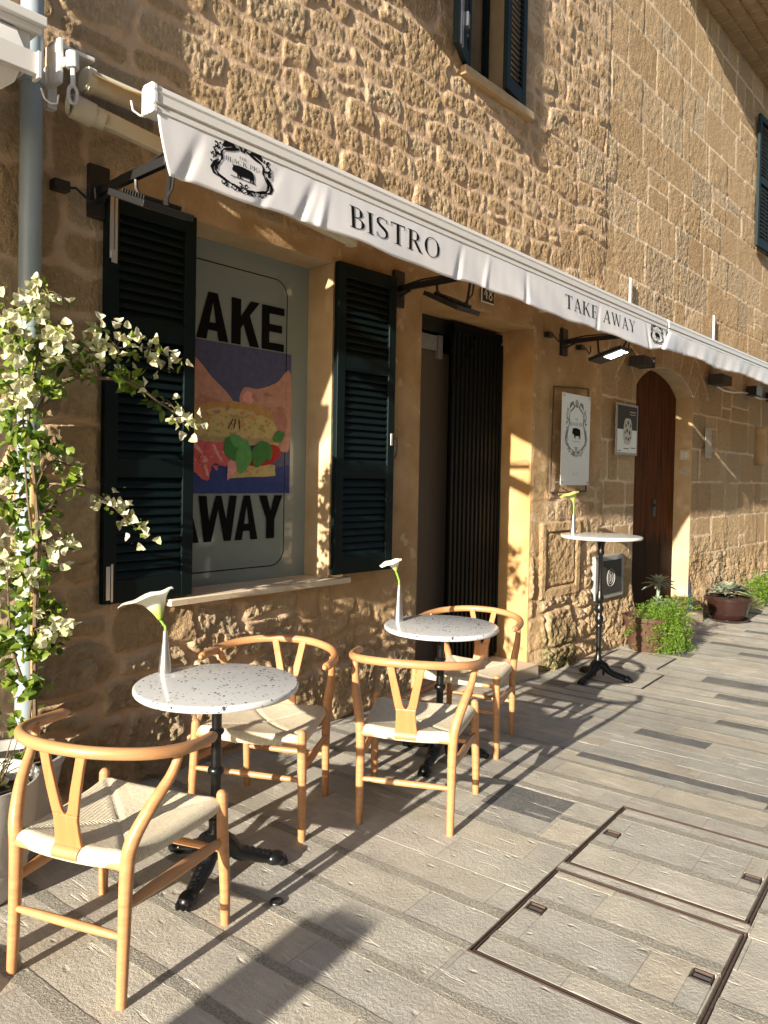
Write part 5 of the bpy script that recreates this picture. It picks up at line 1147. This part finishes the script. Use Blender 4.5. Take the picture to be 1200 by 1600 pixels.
BR = [ [(1.381,3.040,0.353),(1.363,3.040,0.869),(1.379,3.040,1.377),(1.343,3.040,1.754),(1.383,3.040,2.035),(1.376,3.040,2.235)],[(1.342,3.040,0.414),(1.401,3.040,0.966),(1.333,3.040,1.478),(1.305,3.040,1.875),(1.267,3.040,2.068)],[(1.380,3.040,1.782),(1.483,3.040,1.906),(1.620,3.040,1.934),(1.768,3.040,1.928),(1.926,3.040,1.852),(2.097,3.040,1.771)],[(1.383,3.040,1.984),(1.509,3.040,2.013),(1.706,3.040,2.066),(1.859,3.040,2.087),(2.041,3.040,2.038)],[(1.383,3.040,1.478),(1.447,3.040,1.581),(1.555,3.040,1.537)],[(1.399,3.040,1.376),(1.542,3.040,1.479),(1.684,3.040,1.410),(1.838,3.040,1.287)],[(1.386,3.040,1.122),(1.437,3.040,1.221),(1.503,3.040,1.269)],[(1.376,3.040,0.867),(1.427,3.040,0.898),(1.472,3.040,0.937)],[(1.340,3.040,0.721),(1.289,3.040,0.880),(1.263,3.040,1.132)] ]
BG = thing('bougainvillea', 'white flowering bougainvillea climbing past the drainpipe', 'plant', (1.37, 3.0, .2))
mb = MB()
for b in BR:
    p = sub([(x+random.uniform(-.01, .01), y+random.uniform(-.02, .02), z) for x, y, z in b], 4); mb.tube(p, interp([.011 if len(b) > 5 else .006, .003], len(p)), 7)
for cx, cy, cz, r, n in LF:
    for k in range(max(2, n//5)):
        a = np.array([cx, cy, cz])+rdir()*r*.3; e = a+rdir(.3)*r*1.0; q = sub([a, (a+e)/2+rdir()*.015, e], 3); mb.tube(q, .0018, 4)
for f in FL:
    b = min(((Vector(f[:3])-Vector(p)).length, p) for bb in BR for p in bb)[1]
    mid = (Vector(f[:3])+Vector(b))/2+Vector((0, 0, .03)); mb.tube(sub([b, mid, f[:3]], 4), .0018, 5)
mb.build('stems', 'bark', BG)
it = []
for cx, cy, cz, r, n in LF:
    for k in range(int(n*3.0)):
        p = np.array([cx, cy, cz])+rng.normal(size=3)*np.array([.5, .45, .5])*r; d = rdir(-.25); nn = rdir(.6)
        it.append((p, d, nn, rng.uniform(.034, .068), rng.uniform(.024, .042), rng.random()**1.4))
for f in FL:
    for k in range(3): it.append((np.array(f[:3])+rng.normal(size=3)*.02, rdir(-.2), rdir(.5), rng.uniform(.02, .042), rng.uniform(.012, .024), .5+.5*rng.random()))
for b in BR:
    for i in range(len(b)-1):
        for k in range(5):
            t = rng.random(); p = np.array(b[i])*(1-t)+np.array(b[i+1])*t+rng.normal(size=3)*.018; it.append((p, rdir(-.1), rdir(.6), rng.uniform(.02, .045), rng.uniform(.014, .03), rng.random()))
leaf_mesh('foliage', 'leaf', BG, it, .22)
it = []
for x, y, z, n in FL:
    m_ = n if n > 2 else 1
    if n >= 4: m_ = n+4
    for k in range(m_+1):
        c = np.array([x, y, z])+rng.normal(size=3)*.030; ax = rdir(-.1)-np.array([.3, .5, 0]); ax /= np.linalg.norm(ax)
        s1_ = np.cross(ax, rdir()); s1_ /= np.linalg.norm(s1_); s2_ = np.cross(ax, s1_)
        for q in range(3):
            a = 2*pi*q/3; r_ = s1_*cos(a)+s2_*sin(a); d = ax*.65+r_*.8; it.append((c-ax*.008, d, -r_+ax*.6, rng.uniform(.024, .036), rng.uniform(.022, .032), rng.random()**2))
leaf_mesh('bracts', 'bract', BG, it, .30, label='papery white bracts')
it = []
for x, y, z, n in FL[::2]:
    for k in range(4):
        c = np.array([x, y, z])+rng.normal(size=3)*.03; it.append((c, rdir(.4), rdir(), .014, .009, 1.0))
leaf_mesh('buds', 'bush', BG, it, .3)
mb = MB(); mb.tube([(1.405, 3.09, .2), (1.395, 3.10, .8), (1.39, 3.11, 1.55)], .011, 8)
for z in (.45, .8, 1.15): mb.tube([(1.404, 3.095, z-.004), (1.403, 3.096, z+.004)], .0135, 8)
mb.build('bamboo_stake', 'bamboo', None, loc=(1.405, 3.09, .2), label='bamboo stake tied up behind the vine at the drainpipe', category='stake')
def pot(name, x, y, prof, mat, lab, z=0, seg=36, soil=.88, grp=None):
    t = thing(name, lab, 'pot', (x, y, z), 0, grp); mb = MB(); mb.lathe(prof, (x, y, z), seg, cap=False); mb.build('body', mat, t)
    r = min(prof, key=lambda q: abs(q[1]-prof[-1][1]))[0]; h = max(q[1] for q in prof)
    mb = MB(); mb.lathe([(0, h*soil+.01), (prof[-1][0], h*soil)], (x, y, z), seg, cap=False); mb.build('soil', 'soil', t); return t
P1 = pot('plant_pot', 1.10, 2.90, [(0, 0), (.13, 0), (.145, .01), (.168, .06), (.177, .11), (.172, .122), (.183, .14), (.186, .16), (.182, .18), (.195, .22), (.208, .33), (.213, .425), (.205, .425), (.195, .33)], 'grey_pot', 'round pale grey pot at the left edge, holding stones and a bare twig')
mb = MB()
for k in range(9):
    a = rng.uniform(0, 6.28); r_ = rng.uniform(.02, .13); mb.blob((1.10+r_*cos(a), 2.90+r_*sin(a), .39+rng.uniform(0, .02)), rng.uniform(.015, .035), rng.uniform(.015, .03), rng.uniform(.012, .028), Matrix.Rotation(a, 3, 'Z'), 9, 6)
mb.build('stones', 'limestone', P1)
TW = thing('bare_twig', 'thin bare twigs growing from the grey pot', 'twig', (1.16, 2.86, .36)); mb = MB()
for k in range(12):
    a = rng.uniform(-1, 1); mb.tube(sub([(1.15, 2.86, .35), (1.17+a*.04, 2.86+rng.uniform(-.03, .03), .42+rng.uniform(0, .04)), (1.20+a*.10, 2.87+rng.uniform(-.06, .06), .47+rng.uniform(-.02, .10))], 3), [.0035, .003, .003, .0025, .002, .002, .0015], 5)
mb.build('twigs', 'bark', TW)
leaf_mesh('leaves', 'leaf', TW, [(np.array([1.17, 2.86, .44])+rng.normal(size=3)*.04, rdir(), rdir(.5), .03, .014, rng.random()) for _ in range(24)])
P2 = pot('plant_pot', 1.31, 3.12, [(0, .0), (.11, .0), (.13, .02), (.17, .20), (.20, .36), (.21, .37), (.21, .40), (.195, .40), (.185, .36)], 'grey_pot', 'taller pale pot behind the round one, at the foot of the drainpipe', soil=.9)

def bush(name, lab, c, rad, n, drop, size=(.018, .034), mat='bush', grp=None, lumps=9):
    t = thing(name, lab, 'plant', (c[0], c[1], c[2]-drop), 0, grp); it = []; mb = MB()
    cs = [np.array(c)+np.array([rng.uniform(-1, 1)*rad[0]*.7, rng.uniform(-1, 1)*rad[1]*.7, rng.uniform(-1, .8)*rad[2]*.7]) for _ in range(lumps)]
    for k in range(n//22):
        b = cs[k % lumps]; tip = b+rdir(.15)*np.array(rad)*rng.uniform(.3, .75); tip[2] -= abs(rng.normal())*.02
        base = b*.6+np.array(c)*.4
        mid = (base+tip)/2+np.array([0, 0, .03]); pts = sub([base, mid, tip], 5)
        if k % 3 == 0: mb.tube(pts, .0015, 3)
        for q in range(22):
            p = np.array(pts[int(rng.integers(3, len(pts)))])+rng.normal(size=3)*.010; d = np.array(pts[-1]-pts[-3])+rng.normal(size=3)*.035
            it.append((p, d+np.array([0, 0, .02]), rdir(.8), rng.uniform(*size), rng.uniform(size[0]*.28, size[1]*.30), rng.random()))
    leaf_mesh('foliage', mat, t, it, .2); mb.build('stems', 'bark', t); return t
g = gz(7.9)
PB = pot('planter', 7.58, 3.08, [(0, 0), (.17, 0), (.18, .02), (.23, .30), (.245, .31), (.245, .35), (.225, .35), (.215, .31)], 'terracotta', 'brown terracotta planter under the ferny bush by the arched door', z=g, grp=None)
bush('trailing_bush', 'bright green feathery bush spilling over the planter next to the arched door', (7.60, 2.93, .12), (.36, .27, .30), 17000, .2, (.016, .030), lumps=20)
bush('trailing_bush', 'low feathery growth hanging at the planter foot onto the small cover', (7.66, 2.82, -.04), (.22, .12, .16), 2600, .1, lumps=5)
def rosette(t, c, n, L, wid, up0, up1, mat='succulent', ax=None):
    it = []
    for k in range(n):
        f = k/n; a = k*2.399; el = up0+(up1-up0)*f; d = np.array([cos(a)*cos(el), sin(a)*cos(el), sin(el)]); nn = np.array([-cos(a)*sin(el), -sin(a)*sin(el), cos(el)])
        it.append((np.array(c)+d*.01, d, nn, L*(1-.5*f), wid*(1-.3*f), rng.random()))
    return it
SU = thing('succulent', 'pale long leaved succulent rising out of the ferny bush', 'plant', (8.05, 3.1, .2)); mb = MB()
mb.tube(sub([(7.85, 3.1, .15), (7.87, 3.1, .33), (7.9, 3.1, .48)], 3), .018, 8)
mb.tube(sub([(7.85, 3.1, .15), (7.97, 3.05, .30), (8.05, 3.0, .22)], 3), .012, 8); mb.build('stem', 'succulent', SU)
leaf_mesh('leaves', 'succulent', SU, rosette(SU, (7.9, 3.1, .47), 26, .20, .05, -.3, 1.2)+rosette(SU, (8.05, 3.0, .22), 16, .15, .045, -.6, 1.2)+rosette(SU, (7.82, 3.08, .30), 14, .15, .04, -.6, .8), .12)
g2 = gz(10)
PG = pot('glazed_pot', 9.98, 3.04, [(0, .03), (.18, .03), (.20, .05), (.245, .20), (.26, .26), (.272, .265), (.275, .30), (.255, .30), (.245, .26)], 'glazed', 'glossy dark brown bowl pot on a saucer right of the arched door', z=g2)
mb = MB(); mb.lathe([(0, .0), (.20, 0), (.25, .035), (.24, .04), (.19, .015), (0, .012)], (9.98, 3.04, g2), 30, cap=False); mb.build('saucer', 'glazed', PG)
SU2 = thing('succulent', 'grey green rosette succulent in the glossy brown bowl', 'plant', (9.98, 3.04, g2+.3))
leaf_mesh('leaves', 'succulent', SU2, rosette(SU2, (9.95, 3.04, g2+.37), 40, .26, .07, -.1, 1.1)+rosette(SU2, (10.12, 3.0, g2+.36), 26, .22, .06, -.1, 1.0)+rosette(SU2, (9.85, 3.1, g2+.35), 20, .18, .05, 0, 1.2), .12)
bush('trailing_bush', 'small feathery tuft hanging at the right side of the brown bowl', (10.32, 2.95, g2+.14), (.14, .10, .14), 1500, .14, lumps=4)
bush('trailing_bush', 'big feathery bush at the right edge of the picture', (11.35, 2.98, g2+.24), (.55, .26, .26), 5200, .24, (.022, .04), lumps=12)
SU3 = thing('succulent', 'pale rosette succulent on top of the bush at the right edge', 'plant', (11.7, 3.0, .2))
leaf_mesh('leaves', 'succulent', SU3, rosette(SU3, (11.62, 2.95, .28), 24, .2, .06, -.1, 1.0), .12)

# ------------------------------------------------------------------ ground, paving
CA = radians(4.3)                                   # paving turned 4.3 deg from the facade
def rot(u, v): return (u*cos(CA)-v*sin(CA), u*sin(CA)+v*cos(CA))
def unrot(x, y): return (x*cos(CA)+y*sin(CA), -x*sin(CA)+y*cos(CA))
mb = MB(); gx = [-60, -20, -5]+list(np.arange(-2, 14, .4))+[14, 20, 40, 60]; gy = [-60, -12, -3, 0, 3.7, 4.5]
vs = [(x, y, gz(x)-.012) for x in gx for y in gy]; k = len(gy)
mb.add(vs, [(i*k+j, (i+1)*k+j, (i+1)*k+j+1, i*k+j+1) for i in range(len(gx)-1) for j in range(k-1)])
mb.build('ground', 'grout', None, smooth=False, kind='structure')
# covers in paving coordinates (u across towards +X, v towards the wall)
def cov(a, b, c, d):
    pts = [unrot(*p) for p in (a, b, c, d)]; us = [p[0] for p in pts]; vs_ = [p[1] for p in pts]
    return [(us[0]+us[3])/2, (us[1]+us[2])/2, (vs_[2]+vs_[3])/2, (vs_[0]+vs_[1])/2]
C1 = cov((2.061, 1.41), (2.753, 1.462), (2.791, .757), (2.12, .705))
C2 = cov((2.816, 1.462), (3.504, 1.516), (3.535, .82), (2.849, .765))
C3 = [*cov((6.02, 3.02), (6.62, 3.06), (6.65, 2.53), (6.07, 2.50))]
C4 = [*cov((6.78, 3.26), (7.40, 3.28), (7.34, 2.70), (6.78, 2.66))]
COVERS = [C1, C2, C3, C4]
PALE = [(.50, .485, .425), (.54, .51, .435), (.47, .46, .41), (.56, .51, .415), (.50, .475, .42), (.44, .43, .39)]
GREY = [(.44, .42, .365), (.40, .385, .34), (.48, .45, .38)]
DARK = [(.075, .085, .098), (.10, .11, .12)]
def subtract(r, c, g=.004):
    u0, u1, v0, v1 = r; a0, a1, b0, b1 = c[0]-g, c[1]+g, c[2]-g, c[3]+g
    if u1 <= a0 or u0 >= a1 or v1 <= b0 or v0 >= b1: return [r]
    out = []
    if v0 < b0: out.append((u0, u1, v0, b0))
    if v1 > b1: out.append((u0, u1, b1, v1))
    m0, m1 = max(v0, b0), min(v1, b1)
    if u0 < a0: out.append((u0, a0, m0, m1))
    if u1 > a1: out.append((a1, u1, m0, m1))
    return out
class Slabs:
    def __init__(s): s.mb = MB(); s.c = []
    def slab(s, r, col, up=0., gap=.0008, h=None):
        u0, u1, v0, v1 = r; u0 += gap; u1 -= gap; v0 += gap; v1 -= gap
        if u1-u0 < .004 or v1-v0 < .004: return
        e = .0008; dz = random.uniform(-.0006, .0006)+up; tl = random.uniform(-.0004, .0004)
        def p(u, v, z):
            x, y = rot(u, v); return (x, y, gz(x)+z)
        o = [p(u0, v0, -.014), p(u1, v0, -.014), p(u1, v1, -.014), p(u0, v1, -.014), p(u0, v0, dz-e), p(u1, v0, dz-e+tl), p(u1, v1, dz-e+tl), p(u0, v1, dz-e),
             p(u0+e, v0+e, dz), p(u1-e, v0+e, dz+tl), p(u1-e, v1-e, dz+tl), p(u0+e, v1-e, dz)]
        s.mb.add(o, [(8, 9, 10, 11), (4, 5, 9, 8), (5, 6, 10, 9), (6, 7, 11, 10), (7, 4, 8, 11), (0, 1, 5, 4), (1, 2, 6, 5), (2, 3, 7, 6), (3, 0, 4, 7)])
        j = random.uniform(.90, 1.08); s.c += [(col[0]*j, col[1]*j, col[2]*j, 0)]*9
    def rough(s, r, col):
        u0, u1, v0, v1 = r; n_ = max(2, int((v1-v0)/.035)); L_ = []; R_ = []
        if u1-u0 < .02: return
        for i in range(n_+1):
            v = v0+(v1-v0)*i/n_; e = .0045
            L_.append((u0-.001+random.uniform(-e, e*.4), v)); R_.append((u1+.001+random.uniform(-e*.4, e), v))
        def p(u, v, z):
            x, y = rot(u, v); return (x, y, gz(x)+z)
        top = L_+R_[::-1]; k = len(top)
        vs = [p(u, v, .0012) for u, v in top]+[p(u, v, -.012) for u, v in top]; o = n_+1
        fs = [(i, k-1-i, k-2-i, i+1) for i in range(n_)]+[(i, (i+1) % k, k+(i+1) % k, k+i) for i in range(k)]
        s.mb.add(vs, fs); j = random.uniform(.88, 1.1); s.c += [(col[0]*j, col[1]*j, col[2]*j, 1)]*len(fs)
    def build(s, name, parent=None, **kw):
        o = s.mb.build(name, 'paving', parent, smooth=False, **kw); a = o.data.attributes.new('tint', 'FLOAT_COLOR', 'FACE'); a.data.foreach_set('color', np.array(s.c, np.float32).ravel()); return o
SL = Slabs(); DARKS = [(3.20, 3.48, 1.44, 1.80), (4.05, 4.17, -.3, .72), (4.14, 4.25, .72, 1.72)]
rows = []; u = -3.0
while u < 14.5:
    near = u < 4.4; w = random.uniform(.17, .235) if near else random.uniform(.13, .24); rows.append((u, u+w, 0)); u += w
    if random.random() < (.92 if near else .35): w = random.uniform(.034, .056); rows.append((u, u+w, 1)); u += w
for (u0, u1, kind) in rows:
    v = -3.2+random.uniform(0, .5)
    while v < 3.75:
        L = random.uniform(.28, .62) if kind == 0 else random.uniform(.35, 1.1)
        far = u0 > 4.3
        if far: L *= 1.35
        if kind: col = random.choice(GREY)
        else: col = random.choice(PALE); 
        if kind == 0 and random.random() < .05: col = random.choice(GREY)
        if random.random() < (.08 if far else 0): col = random.choice(DARK)
        if kind == 1 and random.random() < .10: col = (.18, .19, .19)
        r = [(u0, u1, v, v+L)]
        for c in COVERS+DARKS: r = [q for a in r for q in subtract(a, c, .003 if c in COVERS else 0)]
        for q in r: (SL.rough(q, col) if kind else SL.slab(q, col))
        v += L
for d in DARKS: SL.slab(d, DARK[0])
SL.build('paving', kind='structure')

def cover(name, lab, C, z, big, grp):
    cx, cy = rot((C[0]+C[1])/2, (C[2]+C[3])/2); t = thing(name, lab, 'manhole cover', (cx, cy, gz(cx)), 0, grp)
    def pw(u, v, z_):
        x, y = rot(u, v); return (x, y, gz(x)+z_)
    def bar(mb, u0, u1, v0, v1, z0, z1):
        mb.add([pw(u, v, z_) for u in (u0, u1) for v in (v0, v1) for z_ in (z0, z1)], [(0, 1, 3, 2), (4, 6, 7, 5), (0, 4, 5, 1), (2, 3, 7, 6), (0, 2, 6, 4), (1, 5, 7, 3)])
    mb = MB(); w = .0048; u0, u1, v0, v1 = C
    for o_, zz in ((0, .0012), (.0115, .0004)):
        bar(mb, u0+o_, u1-o_, v0+o_, v0+o_+w, -.012, zz); bar(mb, u0+o_, u1-o_, v1-o_-w, v1-o_, -.012, zz); bar(mb, u0+o_, u0+o_+w, v0+o_+w, v1-o_-w, -.012, zz); bar(mb, u1-o_-w, u1-o_, v0+o_+w, v1-o_-w, -.012, zz)
    mb.build('frame', 'rust', t, smooth=False)
    S_ = Slabs(); a0, a1, b0, b1 = u0+.021, u1-.021, v0+.021, v1-.021
    HND = [(a0+.10, a0+.165, b1-.065, b1-.02), (a1-.20, a1-.14, b0+.02, b0+.085)] if big else []
    HND = [(a0+.32, a0+.375, b1-.075, b1-.012), (a0+.30, a0+.355, b0+.012, b0+.075)] if big else HND
    if big: cuts = [(0, .09, 0), (.09, .135, 1), (.135, .37, 0), (.37, .42, 1), (.42, .60, 0), (.60, 2, 0)] if big == 1 else [(0, .19, 0), (.19, .235, 1), (.235, .52, 0), (.52, .57, 1), (.57, 2, 0)]
    else: cuts = [(0, .14, 0), (.14, .32, 0), (.32, 2, 0)]
    for c0, c1, kd in cuts:
        ua, ub = a0+c0, min(a0+c1, a1); vs_ = [b0]+([] if kd else [b0+random.uniform(.2, .45)])+[b1]
        for va, vb in zip(vs_[:-1], vs_[1:]):
            r = [(ua, ub, va, vb)]
            for h in HND: r = [q for x in r for q in subtract(x, h, .004)]
            for q in r: (S_.rough((q[0]+.003, q[1]-.003, q[2], q[3]), random.choice(GREY)) if kd else S_.slab(q, random.choice(PALE)))
    S_.build('stone_inlay', t)
    for h in HND:
        mb = MB(); a, b, c, d = h
        bar(mb, a, b, c, c+.004, -.03, .001); bar(mb, a, b, d-.004, d, -.03, .001); bar(mb, a, a+.004, c+.004, d-.004, -.03, .001); bar(mb, b-.004, b, c+.004, d-.004, -.03, .001)
        p_ = mb.build('handle_recess', 'rust', t, smooth=False)
        mb = MB(); bar(mb, (a+b)/2-.008, (a+b)/2+.008, c+.006, d-.006, -.010, -.003); mb.build('handle', 'steel', p_, smooth=False)
G4 = 'stone filled access covers'
cover('access_cover', 'stone filled metal access cover nearest the camera at the bottom right', C1, 0, 1, G4)
cover('access_cover', 'stone filled metal access cover just beyond the nearest one, cut by the right edge', C2, 0, 2, G4)
cover('access_cover', 'small stone filled cover under the foot of the tall table', C3, 0, 0, G4)
cover('access_cover', 'small stone filled cover in front of the terracotta planter', C4, 0, 0, G4)
mb = MB(); mb.tube([(1.818+.021*cos(a), 2.075+.021*sin(a), .006) for a in np.linspace(0, 2*pi, 21)], .005, 8)
mb.build('rubber_ring', 'black', None, loc=(1.818, 2.075, 0), label='small black rubber ring lying on the paving by the front table', category='ring')
PBs = thing('parasol_base', 'round black parasol foot just entering at the left edge', 'parasol base', (.735, 2.44, 0))
mb = MB(); mb.lathe([(0, 0), (.195, 0), (.20, .01), (.19, .03), (.15, .055), (.06, .07), (.0, .072)], (.735, 2.44, 0), 40, cap=False); mb.build('foot', 'iron', PBs)
mb = MB(); mb.lathe([(0, .07), (.035, .07), (.032, .34), (0, .34)], (.735, 2.44, 0), 16, cap=False); mb.build('sleeve', 'iron', PBs)

# ------------------------------------------------------------------ surroundings outside the frame (they shade and light the place)
OB = thing('opposite_building', 'plain sandstone building on the other side of the street', 'building', (4, -6, 0))
mb = MB(); mb.box(-6, 22, -11, -5.2, -.3, 7.0); mb.build('wall', 'plaster_grey', OB, smooth=False)
mb = MB(); mb.box(-6.3, 22.3, -11.3, -4.8, 7.0, 7.15); mb.build('roof', 'terracotta', OB, smooth=False)
for x in (-3, 1, 5, 9, 13, 17):
    for z in (.9, 4.2): mb = MB(); mb.box(x, x+1.0, -5.198, -5.15, z, z+1.6); mb.build('window', 'green_far', OB, smooth=False)
ST = thing('shade_canopy', 'unseen cream canopy added left of the picture to shade the wall', 'awning', (-3, 3.2, 3))  # added out of view, shaped to keep the sun off part of the wall
mb = MB(); mb.add([(-2.4, 3.38, 3.15), (.0, 3.38, 3.15), (.0, 2.95, 2.98), (-2.4, 2.95, 2.98)], [(0, 1, 2, 3)]); o = mb.build('canopy', 'canvas', ST); sm = o.modifiers.new('thick', 'SOLIDIFY'); sm.thickness = .004
mb = MB(); mb.box(-2.4, .0, 2.91, 2.95, 2.90, 2.99); mb.build('front_bar', 'white_metal', ST, smooth=False)
mb = MB(); mb.box(-2.9, -2.55, 1.02, 1.22, 0, .04); mb.box(-2.9, -2.86, 1.02, 1.22, .04, 1.42); mb.box(-2.6, -2.56, 1.03, 1.21, .04, 1.36)  # upright board added out of view, casts the band of shadow on the paving
mb.build('shadow_board', 'black', None, smooth=False, loc=(-2.7, 1.2, 0), label='unseen black board added left of the picture to shade the paving', category='shadow caster')
